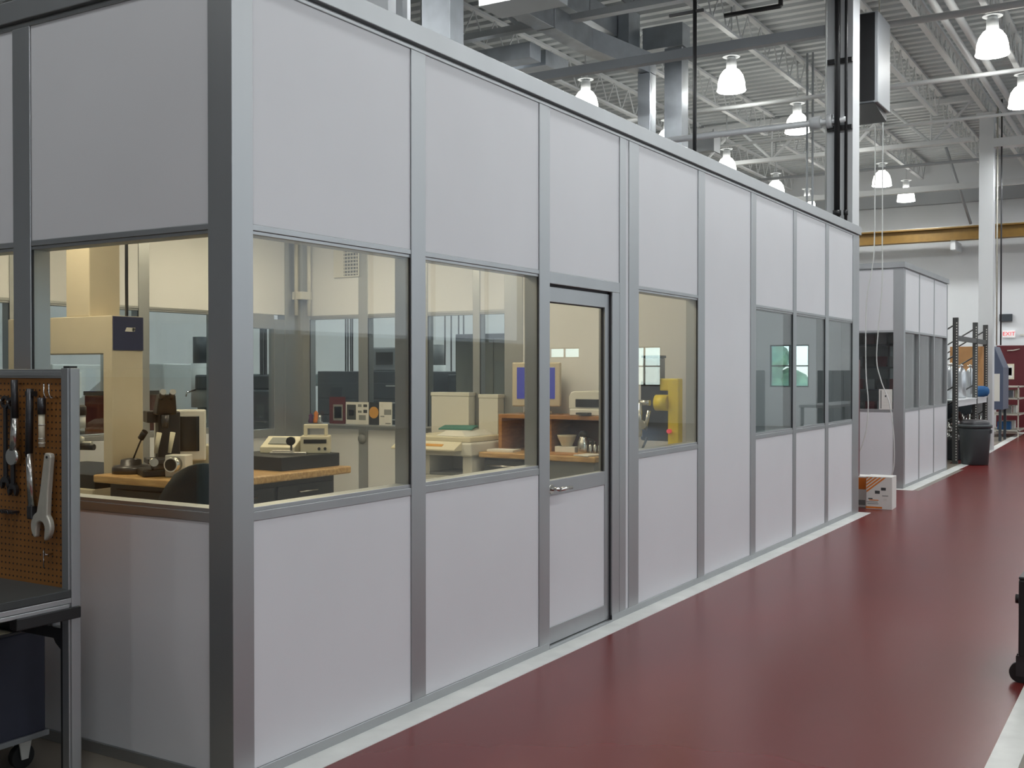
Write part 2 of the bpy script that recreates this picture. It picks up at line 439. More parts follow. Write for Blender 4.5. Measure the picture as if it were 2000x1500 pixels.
# partition y = 5.77, faces -y
wp = sroot('wall_partition')
YP0, YP1 = 5.77, 5.87
pp = [(-4.85, -4.75), (-4.08, -3.96), (-3.30, -3.20), (-2.66, -2.58)]
for a, b in pp: trim(MB().box(a, b, YP0-0.003, YP1, Z0, ZT))
trim(MB().box(-2.30, -2.10, YP0-0.003, YP1, Z0, ZT))
trim(MB().box(-1.02, -0.96, YP0-0.003, YP1, Z0, ZT))
for a, b in ((-4.75, -4.08), (-3.96, -3.30), (-3.20, -2.66), (-2.58, -2.30)):
    panel(wp, a, b, YP0+0.004, YP1-0.01, Z0, ZS); panel(wp, a, b, YP0+0.004, YP1-0.01, ZH, ZT)
    glazed(a, b, YP0, YP1, 'x', -1)
panel(wp, -2.10, -1.02, YP0+0.004, YP1-0.01, Z0, ZT); panel(wp, -0.96, -TW, YP0+0.004, YP1-0.01, Z0, ZT)
# second room: back and end walls
struct(MB().box(-2.30, -2.20, 5.87, 9.94, 0, ZT).obj('wall_rear_room', WHITE))
struct(MB().box(-2.30, -0.13, 9.84, 9.94, 0, ZT).obj('wall_booth_end', WHITE))
struct(MB().box(-4.95, -0.05, 0.05, 6.02, ZT, ZT+0.09).box(-2.30, -0.05, 6.02, 9.94, ZT, ZT+0.09).obj('ceiling_booth', WHITE))
struct(MB().box(-4.93, -0.18, 0.18, 6.0, ZT+0.091, ZT+0.10).box(-2.28, -0.18, 6.0, 9.92, ZT+0.091, ZT+0.10).obj('roof_dark_slab', MACHD))  # unseen dark slab added so the duct undersides reflect less light
struct(MB().box(-4.85, -TW, TW, 5.77, 0.0, 0.008).box(-2.2, -TW, 5.87, 9.84, 0, 0.008).obj('floor_office', OFFF))

# ------------------------------------------------------------------ office contents
# workbench near the left windows
BT = 0.94
b1 = thing('workbench', 'workbench with butcher block top and black cabinet base by the left windows', 'workbench', (-2.72, 2.72, 0))
O = (-2.72, 2.72, 0)
MB(O).box(-3.27, -2.18, 1.88, 3.36, BT-0.055, BT).obj('bench_top', BUTCHER, b1, bevel=0.012, seg=3)
MB(O).box(-3.20, -2.27, 1.97, 3.26, 0.09, BT-0.056).obj('cabinet', BLACK, b1, bevel=0.004)
MB(O).box(-3.16, -2.31, 2.01, 3.22, 0.0, 0.09).obj('plinth', DARKST, b1)
for k, y in enumerate((2.02, 2.64)):
    dr = MB(O).box(-2.268, -2.250, y, y+0.58, 0.14, 0.84).obj('door', BLACK, b1, bevel=0.004)
    MB(O).tube([(-2.25, y+0.2, 0.79), (-2.22, y+0.2, 0.79), (-2.22, y+0.38, 0.79), (-2.25, y+0.38, 0.79)], 0.006).obj('handle', CHROME, dr)
MB(O).box(-3.12, -2.35, 1.952, 1.968, 0.14, 0.84).obj('end_panel', BLACK, b1, bevel=0.004)

# granite surface plate and gauges on it
sp = MB().box(-0.33, 0.31, -0.30, 0.30, 0, 0.10).obj('surface_plate', BLACKG, bevel=0.006)
sp.location = (-2.60, 3.05, BT); sp.rotation_euler = (0, 0, -0.06)
tag(sp, 'thick black granite surface plate lying on the butcher block workbench', 'surface plate')
PT = BT + 0.10
dro = thing('readout_console', 'low cream console with sloped grey keypad on the black surface plate', 'readout', (-2.66, 3.12, PT), 0.35)
MB().prism([(-0.10, 0), (0.12, 0), (0.12, 0.11), (0.06, 0.12), (-0.10, 0.045)], 'x', -0.14, 0.14).obj('housing', CREAM, dro, bevel=0.005)
MB().wedge([(-0.09, -0.06, 0.0665), (0.09, -0.06, 0.0665), (0.09, 0.03, 0.109), (-0.09, 0.03, 0.109)], [(-0.09, -0.062, 0.070), (0.09, -0.062, 0.070), (0.09, 0.028, 0.1125), (-0.09, 0.028, 0.1125)]).obj('keypad', SKIN1, dro)
gb = thing('gauge_box', 'cream digital gauge box with carrying handle standing on the black surface plate', 'gauge', (-2.43, 3.24, PT), 0.65)
MB().box(-0.11, 0.11, -0.09, 0.09, 0.0, 0.13).obj('housing', CREAM, gb, bevel=0.006)
MB().box(-0.085, 0.085, -0.094, -0.089, 0.075, 0.105).obj('display', BLACK, gb)
MB().box(-0.09, -0.065, -0.03, 0.03, 0.13, 0.19).box(0.065, 0.09, -0.03, 0.03, 0.13, 0.19).box(-0.09, 0.09, -0.03, 0.03, 0.185, 0.215).obj('carrying_handle', CREAM, gb, bevel=0.004)
for x in (0.03, 0.075): MB().cyl((x, -0.1, 0.035), (x, -0.089, 0.035), 0.011, n=10).obj('knob', BLACK, gb)
ind = thing('dial_indicator', 'small black dial indicator on a steel slide on the surface plate', 'indicator', (-2.46, 3.0, PT), 0.5)
MB().box(-0.16, 0.12, -0.03, 0.03, 0.0, 0.018).box(-0.14, 0.02, -0.02, 0.02, 0.018, 0.03).obj('slide', CHROME, ind, bevel=0.002)
MB().cyl((0, 0, 0.018), (0, 0, 0.13), 0.008).obj('pillar', DARKST, ind)
MB().cyl((0, -0.03, 0.10), (0, 0.0, 0.10), 0.032, n=20).obj('dial', BLACK, ind)

# measuring microscope
ms = thing('microscope', 'black measuring microscope with two eyepieces on the butcher block bench', 'microscope', (-2.86, 2.14, BT), -0.55)
MB().box(-0.15, 0.17, -0.16, 0.14, 0, 0.05).obj('base', BLACK, ms, bevel=0.01)
MB().box(-0.13, 0.0, -0.03, 0.12, 0.05, 0.44).obj('column', BLACK, ms, bevel=0.012)
MB().box(-0.21, -0.03, -0.10, 0.06, 0.36, 0.44).obj('side_head', BLACK, ms, bevel=0.006)
MB().wedge([(-0.08, -0.06, 0.42), (0.10, -0.06, 0.42), (0.10, 0.08, 0.42), (-0.08, 0.08, 0.42)], [(0.04, -0.05, 0.56), (0.16, -0.05, 0.56), (0.16, 0.06, 0.56), (0.04, 0.06, 0.56)]).obj('head', BLACK, ms, bevel=0.01)
for y in (-0.032, 0.032):
    e = MB().cyl((0.12, y, 0.53), (0.205, y, 0.575), 0.019).obj('eyepiece', DARKST, ms)
    MB().cyl((0.205, y, 0.575), (0.215, y, 0.58), 0.021).obj('eyepiece_rim', MGREY, e)
MB().cyl((0.10, 0, 0.42), (0.10, 0, 0.33), 0.03, 0.02).obj('objective', DARKST, ms)
MB().box(0.02, 0.2, -0.13, 0.13, 0.09, 0.125).box(0.05, 0.17, -0.09, 0.09, 0.05, 0.09).obj('stage', DARKST, ms, bevel=0.004)
for y in (-0.07, 0.02): MB().cyl((0.14, y, 0.16), (0.16, y+0.02, 0.30), 0.012, 0.018).obj('lamp_arm', CREAM, ms)
MB().cyl((0.2, -0.1, 0.107), (0.26, -0.1, 0.107), 0.028).obj('micrometer_knob', CHROME, ms)
MB().cyl((-0.13, 0.04, 0.25), (-0.17, 0.04, 0.25), 0.035, n=20).obj('focus_knob', CHROME, ms)
MB().cyl((-0.16, 0.0, 0.44), (-0.16, 0.0, 0.48), 0.03).obj('lamp_socket', DARKST, ms)
il = thing('illuminator', 'squat black lamp base with a thin leaning arm on the bench corner', 'lamp', (-3.14, 2.10, BT), 0.1)
MB().lathe((0, 0, 0), [(0.13, 0), (0.13, 0.04), (0.115, 0.055), (0.075, 0.06), (0.07, 0.095), (0.03, 0.105)], 20).obj('base', DARKST, il)
MB().tube([(0.02, 0, 0.1), (0.10, -0.03, 0.20), (0.15, -0.04, 0.27)], 0.006).obj('arm', DARKST, il)
MB().cyl((0.13, -0.04, 0.25), (0.17, -0.04, 0.30), 0.022).obj('head', BLACK, il)
def crt(name, label, loc, rz, body, screen, w=0.40, h=0.40, dep=0.40, group=None):
    t = thing(name, label, 'monitor', loc, rz, group)
    z = 0.07
    MB().box(-w/2, w/2, -0.05, 0.05, z, z+h).obj('bezel', body, t, bevel=0.012)
    MB().wedge([(-w/2+.02, 0.05, z+.02), (w/2-.02, 0.05, z+.02), (w*.3, dep-.06, z+.06), (-w*.3, dep-.06, z+.06)],
               [(-w/2+.02, 0.05, z+h-.02), (w/2-.02, 0.05, z+h-.02), (w*.3, dep-.06, z+h-.10), (-w*.3, dep-.06, z+h-.10)]).obj('tube_housing', body, t, bevel=0.01)
    MB().box(-w/2+.045, w/2-.045, -0.056, -0.049, z+.07, z+h-.045).obj('screen', screen, t, bevel=0.003)
    MB().lathe((0, 0.06, 0), [(0.13, 0), (0.13, 0.02), (0.06, 0.035), (0.05, 0.09)], 20).obj('stand', body, t)
    return t
crt('crt_monitor', 'small light grey tube monitor with a dark screen behind the microscope', (-3.02, 2.44, BT), 0.80, LGREY, SCREEND, 0.36, 0.37, 0.34)
cam = thing('lens_unit', 'silver lens barrel unit in front of the dark tube monitor', 'lens', (-2.66, 2.06, BT), 0.35)
MB().box(-0.05, 0.10, -0.03, 0.08, 0, 0.15).obj('housing', LGREY, cam, bevel=0.006)
MB().cyl((0.03, -0.10, 0.09), (0.03, -0.03, 0.09), 0.05, n=24).obj('barrel', CHROME, cam)
MB().cyl((0.03, -0.105, 0.09), (0.03, -0.099, 0.09), 0.04, n=24).obj('lens', BLACK, cam)
cb = MB().box(-0.13, 0.13, -0.13, 0.13, 0, 0.16).obj('carton', CREAM, bevel=0.004); cb.location = (-2.80, 3.12, PT-0.10); cb.location = (-3.08, 2.84, BT)
tag(cb, 'plain cream carton on the workbench left of the corner post', 'carton')

# office chairs
def chair(label, loc, rz):
    t = thing('office_chair', label, 'chair', loc, rz)
    prof = []
    mb = MB()
    n = 9
    # curved backrest shell: grid
    vs = []; fs = []
    W, H = 0.50, 0.52
    for side in (0, 1):
        for j in range(n):
            for i in range(n):
                u = i/(n-1)*2-1; v = j/(n-1)
                hw = W/2*(1-0.42*max(0, v-0.45)**2/0.3)*(0.86+0.14*min(1, v*3))
                zz = v*H - 0.06*(u*u)*(1 if v > 0.6 else 0.3)*v
                vs.append((u*hw, (0.10*(1-u*u)-0.10) * -1 * -1 + (0.035 if side else -0.035)*(1-0.5*abs(u)**3), 0.56+zz))
    def idx(s, j, i): return s*n*n+j*n+i
    for j in range(n-1):
        for i in range(n-1):
            fs.append((idx(0,j,i), idx(0,j,i+1), idx(0,j+1,i+1), idx(0,j+1,i)))
            fs.append((idx(1,j,i), idx(1,j+1,i), idx(1,j+1,i+1), idx(1,j,i+1)))
    ring = [(0, i) for i in range(n)] + [(j, n-1) for j in range(1, n)] + [(n-1, i) for i in range(n-2, -1, -1)] + [(j, 0) for j in range(n-2, 0, -1)]
    for k in range(len(ring)):
        (j0, i0), (j1, i1) = ring[k], ring[(k+1) % len(ring)]
        fs.append((idx(0,j0,i0), idx(1,j0,i0), idx(1,j1,i1), idx(0,j1,i1)))
    mb._add(vs, fs, True)
    mb.obj('backrest', CHAIRF, t, bevel=0)
    MB().box(-0.25, 0.25, -0.50, -0.04, 0.44, 0.52).obj('seat', CHAIRF, t, bevel=0.03, seg=3)
    MB().box(-0.03, 0.03, -0.02, 0.05, 0.42, 0.75).box(-0.03, 0.03, -0.3, 0.05, 0.41, 0.435).obj('back_bracket', BLACK, t, bevel=0.005)
    MB().cyl((0, -0.25, 0.08), (0, -0.25, 0.43), 0.028).obj('gas_lift', BLACK, t)
    for k in range(5):
        a = k*2*PI/5+0.3
        lg = MB().tube([(0, -0.25, 0.11), (0.28*math.cos(a), -0.25+0.28*math.sin(a), 0.075)], 0.022).obj('leg', BLACK, t)
        MB().cyl((0.28*math.cos(a)-.012, -0.25+0.28*math.sin(a), 0.028), (0.28*math.cos(a)+.012, -0.25+0.28*math.sin(a), 0.028), 0.028).obj('caster', BLACK, lg)
    return t
c1_ = chair('dark teal fabric office chair inside the near corner of the booth', (-1.15, 0.92, 0.008), -2.33); c1_.scale = (1.05, 1.05, 1.085)
c2 = chair('dark office chair behind the workbench, only its curved back edge showing', (-3.80, 3.62, 0.008), 1.2)

# beige measuring machine with blue end sign
cm = thing('measuring_machine', 'tall beige bridge type measuring machine with a navy square on its end', 'measuring machine', (-4.0, 2.36, 0))
O = (-4.0, 2.36, 0)
MB(O).box(-4.72, -3.56, 2.10, 2.95, 0.008, 0.80).obj('base', BEIGE, cm, bevel=0.01)
MB(O).box(-4.70, -3.56, 2.12, 2.93, 0.80, 0.90).obj('granite_table', BLACKG, cm, bevel=0.006)
MB(O).box(-3.60, -3.50, 2.23, 2.51, 0.90, 1.80).obj('leg', BEIGE, cm, bevel=0.006)
MB(O).box(-4.74, -4.66, 2.23, 2.51, 0.90, 1.80).obj('leg', BEIGE, cm, bevel=0.006)
MB(O).box(-4.74, -3.50, 2.23, 2.51, 1.79, 2.07).obj('bridge_beam', BEIGE, cm, bevel=0.006)
MB(O).box(-4.05, -3.78, 2.25, 2.53, 2.07, 2.80).obj('spindle_tower', BEIGE, cm, bevel=0.008)
ns = MB(O).box(-3.499, -3.488, 2.235, 2.505, 1.815, 2.065).obj('end_sign', NAVY, cm, bevel=0.002)
MB(O).prism([(2.335, 1.955), (2.415, 1.955), (2.430, 1.985), (2.350, 1.985)], 'x', -3.488, -3.486).box(-3.488, -3.486, 2.40, 2.425, 1.958, 1.982).obj('logo_plate', PAPER, ns)
pp_ = MB().cyl((0, 0, 0), (0, 0, 1.13), 0.012).cyl((0, 0, 0.95), (0, 0, 0.99), 0.02).obj('power_drop', DARKST)
pp_.location = (-3.51, 2.37, 2.07); tag(pp_, 'thin black cable pole rising from the measuring machine to the ceiling', 'cable pole')

hg = thing('pillar_gauge', 'cream pillar stand with a black handled arm inside the window next to the cart post', 'gauge', (-2.05, 0.80, 0.008))
MB().lathe((0, 0, 0), [(0.16, 0), (0.16, 0.03), (0.05, 0.05)], 20).obj('base', MGREY, hg)
MB().box(-0.02, 0.02, -0.02, 0.02, 0.04, 1.43).obj('pillar', CREAM, hg, bevel=0.003)
am = MB().cyl((0, 0, 1.255), (0.13, 0.03, 1.255), 0.010).lathe((0.06, 0.015, 1.255), [(0.0, 0.0), (0.018, 0.005), (0.018, 0.03), (0.0, 0.04)], 12).obj('arm', FORGED, hg)
MB().cyl((0.06, 0.0, 1.235), (0.15, 0.03, 1.235), 0.017).obj('handle', BLACK, am)
MB().lathe((0.06, 0.0, 1.34), [(0.035, 0), (0.036, 0.07)], 18).obj('jar', LGREY, hg)
MB().lathe((0.06, 0.0, 1.41), [(0.04, 0), (0.04, 0.045), (0.03, 0.055)], 18).obj('jar_cap', BLACK, hg)
MB().box(0.0, 0.06, -0.02, 0.02, 1.335, 1.342).obj('bracket', CREAM, hg)

# copier
cp = thing('copier', 'large off-white office copier against the partition, left of the desk', 'copier', (-2.54, 5.30, 0))
O = (-2.62, 5.30, 0)
MB(O).box(-3.02, -2.26, 4.98, 5.62, 0.05, 0.72).obj('cabinet', LGREY, cp, bevel=0.01)
for z0, z1 in ((0.10, 0.34), (0.36, 0.52), (0.54, 0.70)):
    dr = MB(O).box(-3.0, -2.30, 4.955, 4.982, z0, z1).obj('paper_drawer', LGREY, cp, bevel=0.006)
    MB(O).box(-2.72, -2.58, 4.950, 4.957, (z0+z1)/2-0.04, (z0+z1)/2+0.04).obj('drawer_label', DGREY, dr)
    MB(O).box(-2.40, -2.33, 4.948, 4.957, (z0+z1)/2+0.03, (z0+z1)/2+0.045).obj('latch', BLACK, dr)
MB(O).box(-3.02, -2.72, 5.02, 5.62, 0.72, 0.90).box(-2.36, -2.26, 5.02, 5.62, 0.72, 0.90).box(-3.02, -2.26, 5.40, 5.62, 0.72, 0.90).obj('exit_bay', LGREY, cp, bevel=0.008)
MB(O).box(-2.72, -2.36, 5.02, 5.40, 0.72, 0.745).obj('output_tray', MGREY, cp)
MB(O).box(-3.04, -2.24, 4.98, 5.64, 0.90, 1.02).obj('scanner', LGREY, cp, bevel=0.015)
MB(O).wedge([(-3.04, 4.86, 0.95), (-2.34, 4.86, 0.95), (-2.34, 4.985, 0.95), (-3.04, 4.985, 0.95)], [(-3.04, 4.86, 0.965), (-2.34, 4.86, 0.965), (-2.34, 4.985, 1.03), (-3.04, 4.985, 1.03)]).obj('control_panel', CREAM, cp, bevel=0.004)
MB(O).wedge([(-2.86, 4.90, 0.9875), (-2.50, 4.90, 0.9875), (-2.50, 4.93, 1.004), (-2.86, 4.93, 1.004)], [(-2.86, 4.90, 0.990), (-2.50, 4.90, 0.990), (-2.50, 4.93, 1.007), (-2.86, 4.93, 1.007)]).obj('display', DISC, cp)
MB(O).box(-3.02, -2.28, 5.02, 5.62, 1.02, 1.07).obj('lid', CREAM, cp, bevel=0.012)
MB(O).wedge([(-2.68, 5.05, 1.07), (-2.34, 5.05, 1.07), (-2.34, 5.55, 1.07), (-2.68, 5.55, 1.07)], [(-2.60, 5.10, 1.12), (-2.42, 5.10, 1.12), (-2.42, 5.5, 1.12), (-2.60, 5.5, 1.12)]).obj('document_feeder', LGREY, cp, bevel=0.01)
fo = MB().wedge([(-0.16, -0.10, 0), (0.16, -0.10, 0), (0.16, 0.10, 0.02), (-0.16, 0.10, 0.02)], [(-0.16, -0.10, 0.012), (0.16, -0.10, 0.012), (0.16, 0.10, 0.035), (-0.16, 0.10, 0.035)]).obj('folder', TEAL)
fo.location = (-2.50, 5.28, 1.122); fo.rotation_euler = (0, 0, 0.3); tag(fo, 'teal green folder lying on top of the copier', 'folder')
for k, (x0, x1, z1, lab) in enumerate(((-3.07, -2.63, 1.455, 'wider cream storage carton standing behind the copier'), (-2.515, -2.30, 1.44, 'narrow cream storage carton standing behind the copier by the dark window'))):
    c = thing('storage_carton', lab, 'carton', ((x0+x1)/2, 5.705, 1.0))
    O = ((x0+x1)/2, 5.705, 1.0)
    MB(O).box(x0, x1, 5.65, 5.762, 1.0, z1-0.035).obj('body', LGREY, c, bevel=0.004)
    MB(O).box(x0-0.006, x1+0.006, 5.645, 5.765, z1-0.035, z1).obj('lid', LGREY, c, bevel=0.004)
sh = thing('supply_cabinet', 'low beige supply cabinet behind the copier carrying the cartons', 'cabinet', (-2.7, 5.70, 0))
MB((-2.7, 5.70, 0)).box(-3.12, -2.29, 5.645, 5.765, 0.008, 1.0).obj('body', BEIGE, sh, bevel=0.004)

# bench desk with riser
b2 = thing('workbench', 'long butcher block bench desk with dark drawers seen through the door', 'workbench', (-1.58, 5.42, 0))
O = (-1.58, 5.42, 0)
MB(O).box(-2.15, -0.98, 5.08, 5.755, BT-0.05, BT).obj('bench_top', BUTCHER, b2, bevel=0.012, seg=3)
MB(O).box(-2.12, -1.60, 5.14, 5.74, 0.06, BT-0.051).obj('drawer_unit', DGREY, b2, bevel=0.004)
MB(O).box(-1.60, -1.02, 5.60, 5.74, 0.06, BT-0.051).box(-1.06, -1.02, 5.14, 5.60, 0.008, BT-0.051).box(-1.60, -1.06, 5.16, 5.18, 0.12, BT-0.06).obj('end_frame', MGREY, b2, bevel=0.004)
MB(O).box(-2.13, -1.62, 5.16, 5.72, 0.008, 0.06).obj('plinth', BLACK, b2)
for z0 in (0.70, 0.52, 0.32, 0.10):
    dr = MB(O).box(-2.11, -1.61, 5.120, 5.142, z0, z0+0.165).obj('drawer', DGREY, b2, bevel=0.004)
    MB(O).tube([(-2.06, 5.12, z0+0.12), (-2.06, 5.09, z0+0.12), (-1.69, 5.09, z0+0.12), (-1.69, 5.12, z0+0.12)], 0.008).obj('handle', CHROME, dr)
rs = thing('desk_riser', 'orange oak riser shelf standing on the bench desk', 'shelf', (-1.54, 5.56, BT))
O = (-1.54, 5.56, BT)
MB(O).box(-2.10, -1.0, 5.34, 5.76, 1.235, 1.27).obj('shelf_board', OAK, rs, bevel=0.003)
for x in (-2.10, -1.035): MB(O).box(x, x+0.035, 5.34, 5.76, BT, 1.235).obj('side_panel', OAK, rs, bevel=0.003)
MB(O).box(-2.065, -1.035, 5.735, 5.755, BT, 1.235).obj('back_panel', MAROON, rs)
MB(O).box(-1.60, -1.57, 5.38, 5.735, BT, 1.235).obj('divider', OAK, rs)
crt('crt_monitor', 'beige tube monitor with a glowing blue screen on the oak riser', (-1.80, 5.52, 1.27), 0.35, BEIGE, SCREENB, 0.44, 0.40, 0.22)
pr = thing('desktop_printer', 'rounded grey desktop printer with a dark paper slot on the oak riser', 'printer', (-1.19, 5.55, 1.27))
MB().box(-0.20, 0.18, -0.17, 0.15, 0.0, 0.06).obj('paper_base', PAPER, pr, bevel=0.01)
MB().prism([(-0.21, 0.06), (0.19, 0.06), (0.19, 0.17), (0.17, 0.205), (0.13, 0.215), (-0.15, 0.215), (-0.19, 0.205), (-0.21, 0.17)], 'y', -0.16, 0.15).obj('body', LGREY, pr, bevel=0.008)
MB().box(-0.14, 0.13, -0.166, -0.158, 0.075, 0.145).obj('paper_slot', BLACK, pr)
MB().box(-0.10, 0.02, -0.24, -0.17, 0.012, 0.03).obj('output_tray', DGREY, pr, bevel=0.003)
# small things under the riser
it = MB().lathe((0, 0, 0), [(0.04, 0), (0.05, 0.005), (0.085, 0.09), (0.088, 0.10), (0.08, 0.10), (0.045, 0.012)], 20).obj('bowl', CREAM)
it.location = (-1.44, 5.43, BT+0.055); tag(it, 'cream bowl on a small white box under the oak riser', 'bowl')
it = MB().box(-0.10, 0.10, -0.06, 0.06, 0, 0.055).obj('small_box', PAPER, bevel=0.003)
it.location = (-1.43, 5.43, BT); tag(it, 'small white box under the oak riser holding the bowl', 'box')
jar = thing('coffee_carafe', 'glass and chrome carafe under the riser right of the bowl', 'carafe', (-1.27, 5.42, BT))
MB().lathe((0, 0, 0), [(0.05, 0), (0.055, 0.02), (0.05, 0.10), (0.035, 0.13), (0.035, 0.15)], 18).obj('body', CHROME, jar)
MB().lathe((0, 0, 0.15), [(0.04, 0), (0.04, 0.03), (0.02, 0.045)], 16).obj('lid', BLACK, jar)
MB().tube([(0.04, 0, 0.13), (0.09, 0, 0.12), (0.09, 0, 0.04), (0.052, 0, 0.03)], 0.008).obj('handle', BLACK, jar)
for k in range(4):
    bt = thing('spray_bottle', 'small steel capped bottle in the row under the oak riser', 'bottle', (-1.19+0.045*k, 5.40, BT), 0, 'bottles in a row under the riser')
    MB().lathe((0, 0, 0), [(0.016, 0), (0.017, 0.01), (0.017, 0.07), (0.008, 0.085)], 12).obj('body', CHROME, bt)
    MB().lathe((0, 0, 0.085), [(0.009, 0), (0.009, 0.025)], 10).obj('cap', DARKST, bt)
for k, (x, y, w, h, rz, m, lab) in enumerate(((-1.98, 5.24, 0.26, 0.17, 0.1, PAPER, 'white sheet of paper lying on the left end of the bench desk'), (-1.42, 5.22, 0.5, 0.16, 0.0, CARDB, 'tan folded drawing lying along the front of the bench desk'), (-1.10, 5.18, 0.16, 0.2, -0.2, PAPER, 'white sheet of paper at the right end of the bench desk'))):
    p = MB().box(-w/2, w/2, -h/2, h/2, 0, 0.012 if k else 0.02).obj('paper_sheet' if k != 1 else 'folded_drawing', m, bevel=0.002); p.location = (x, y, BT); p.rotation_euler = (0, 0, rz)
    tag(p, lab, 'paper')

# notices standing in the partition window
def notice(name, label, x0, x1, z0, z1, y, m, marks=(), cat='poster', tilt=0.0):
    t = thing(name, label, cat, ((x0+x1)/2, y, z0)); O = ((x0+x1)/2, y, z0)
    MB(O).box(x0, x1, y, y+0.006, z0, z1).obj('sheet', m, t)
    for (u0, u1, v0, v1, mm) in marks:
        MB(O).box(x0+u0*(x1-x0), x0+u1*(x1-x0), y-0.002, y+0.001, z0+v0*(z1-z0), z0+v1*(z1-z0)).obj('picture', mm, t)
    if tilt: t.rotation_euler = (tilt, 0, 0)
    return t
YN = 5.752
ledge = trim(MB().box(-4.75, -2.30, 5.70, 5.769, 1.092, 1.108))
notice('photo_frame', 'dark red picture frame leaning in the partition window left of the white poster', -4.46, -4.245, 1.109, 1.39, YN, MAROON, [(0.25, 0.85, 0.12, 0.72, SKIN1), (0.32, 0.78, 0.2, 0.64, PAPER)], 'frame')
notice('poster', 'white poster with a dark emblem and small pictures in the partition window', -4.236, -3.935, 1.109, 1.34, YN, PAPER, [(0.05, 0.45, 0.2, 0.88, DGREY), (0.14, 0.36, 0.38, 0.64, DISC), (0.54, 0.70, 0.78, 0.9, SKIN1), (0.78, 0.94, 0.78, 0.9, DGREY), (0.54, 0.70, 0.52, 0.62, SKIN1), (0.78, 0.94, 0.52, 0.66, DGREY), (0.58, 0.88, 0.2, 0.42, SKIN1)])
t = notice('record_sleeve', 'dark square sleeve with a round orange disc between the two white notices', -3.928, -3.80, 1.109, 1.34, YN, BLACK, cat='picture')
MB(((-3.928-3.80)/2, YN, 1.109)).cyl((-3.864, YN-0.004, 1.235), (-3.864, YN+0.001, 1.235), 0.060, n=28).obj('disc', DISC, t)
notice('notice_sheet', 'white printed notice right of the orange disc in the partition window', -3.796, -3.632, 1.109, 1.345, YN, PAPER, [(0.4, 0.95, 0.45, 0.68, SKIN1), (0.12, 0.3, 0.78, 0.92, LGREY), (0.1, 0.4, 0.35, 0.4, SKIN1), (0.5, 0.9, 0.05, 0.1, SKIN1)])
for k, (x, h, m, lab) in enumerate(((-4.70, 0.10, PURPLE, 'purple trinket on the partition sill by the corner'), (-4.63, 0.13, ORANGE, 'orange trinket standing on the partition sill'), (-4.575, 0.09, CHROME, 'shiny trinket next to the red picture frame'))):
    p = MB().lathe((0, 0, 0), [(0.028, 0), (0.032, 0.02), (0.02, h*0.6), (0.026, h*0.8), (0.006, h)], 12).obj('trinket', m); p.location = (x, 5.735, 1.11); tag(p, lab, 'trinket')
rk = MB().lathe((0, 0, 0), [(0.0, -0.03), (0.035, -0.03), (0.05, -0.012), (0.055, 0)], 20, 'y', cap=False).obj('wall_port', MGREY)
rk.location = (-4.03, 5.767, 0.96); tag(rk, 'round metal port on the partition panel below the notices', 'port')
vg = thing('vent_grille', 'square wall vent grille high on the partition', 'vent', (-4.23, 5.765, 2.64))
MB().box(-0.17, 0.17, -0.012, 0.008, 0, 0.29).obj('frame', LGREY, vg, bevel=0.002)
MB().box(-0.03, 0.155, -0.014, -0.011, 0.015, 0.275).obj('backing', DGREY, vg)
for k in range(7): MB().box(-0.03, 0.155, -0.019, -0.013, 0.03+0.036*k, 0.042+0.036*k).obj('slat', LGREY, vg)
for k in range(5): MB().box(-0.02+0.038*k, -0.012+0.038*k, -0.019, -0.013, 0.015, 0.275).obj('slat', LGREY, vg)
for k, (y0, y1, lab) in enumerate(((5.55, 5.60, 'slim grey conduit pipe rising in the office back corner'),)):
    c = MB().cyl((-4.80, 5.62, 2.25), (-4.80, 5.62, 3.2), 0.022).cyl((-4.72, 5.73, 2.25), (-4.72, 5.73, 3.2), 0.022).box(-4.84, -4.70, 5.60, 5.75, 2.42, 2.50).obj('conduit', LGREY)
    tag(c, lab, 'conduit')

# yellow machine by the third window
ym = thing('drill_press', 'bright yellow pillar machine with a round motor and grey hood inside the third window', 'machine', (-0.52, 5.25, 0))
O = (-0.52, 5.25, 0)
MB(O).box(-0.85, -0.25, 5.0, 5.6, 0.008, 0.10).obj('base', DARKST, ym, bevel=0.01)
MB(O).box(-0.38, -0.285, 5.20, 5.29, 0.10, 1.60).obj('column', YELLOW, ym, bevel=0.008)
MB(O).box(-0.46, -0.38, 5.22, 5.30, 1.50, 1.60).obj('top_arm', YELLOW, ym, bevel=0.008)
MB(O).cyl((-0.49, 5.22, 1.40), (-0.38, 5.22, 1.40), 0.066, n=28).obj('spindle_housing', YELLOW, ym)
MB(O).box(-0.60, -0.46, 5.18, 5.34, 1.56, 1.77).obj('motor', MGREY, ym, bevel=0.012)
MB(O).box(-0.605, -0.455, 5.175, 5.345, 1.77, 1.79).obj('motor_cap', BLACK, ym, bevel=0.004)
MB(O).box(-0.66, -0.40, 5.27, 5.45, 1.08, 1.58).obj('gearbox', BLACK, ym, bevel=0.02)
MB(O).cyl((-0.62, 5.16, 1.40), (-0.52, 5.16, 1.40), 0.025).cyl((-0.60, 5.14, 1.12), (-0.60, 5.14, 1.40), 0.022).cyl((-0.55, 5.14, 1.18), (-0.51, 5.12, 1.34), 0.016).cyl((-0.58, 5.10, 1.22), (-0.58, 5.2, 1.22), 0.04).obj('chuck', CHROME, ym)
MB(O).cyl((-0.36, 5.17, 1.17), (-0.36, 5.20, 1.17), 0.018, n=12).obj('stop_knob', SIGNR, ym)
MB(O).tube([(-0.62, 5.06, 0.80), (-0.58, 5.05, 0.98), (-0.54, 5.05, 1.02), (-0.50, 5.06, 1.12)], 0.010).obj('lever', BLACK, ym)
bdl = MB().box(-0.20, -0.14, 5.60, 5.74, 0.008, 1.48).obj('plank', OAK, bevel=0.003)
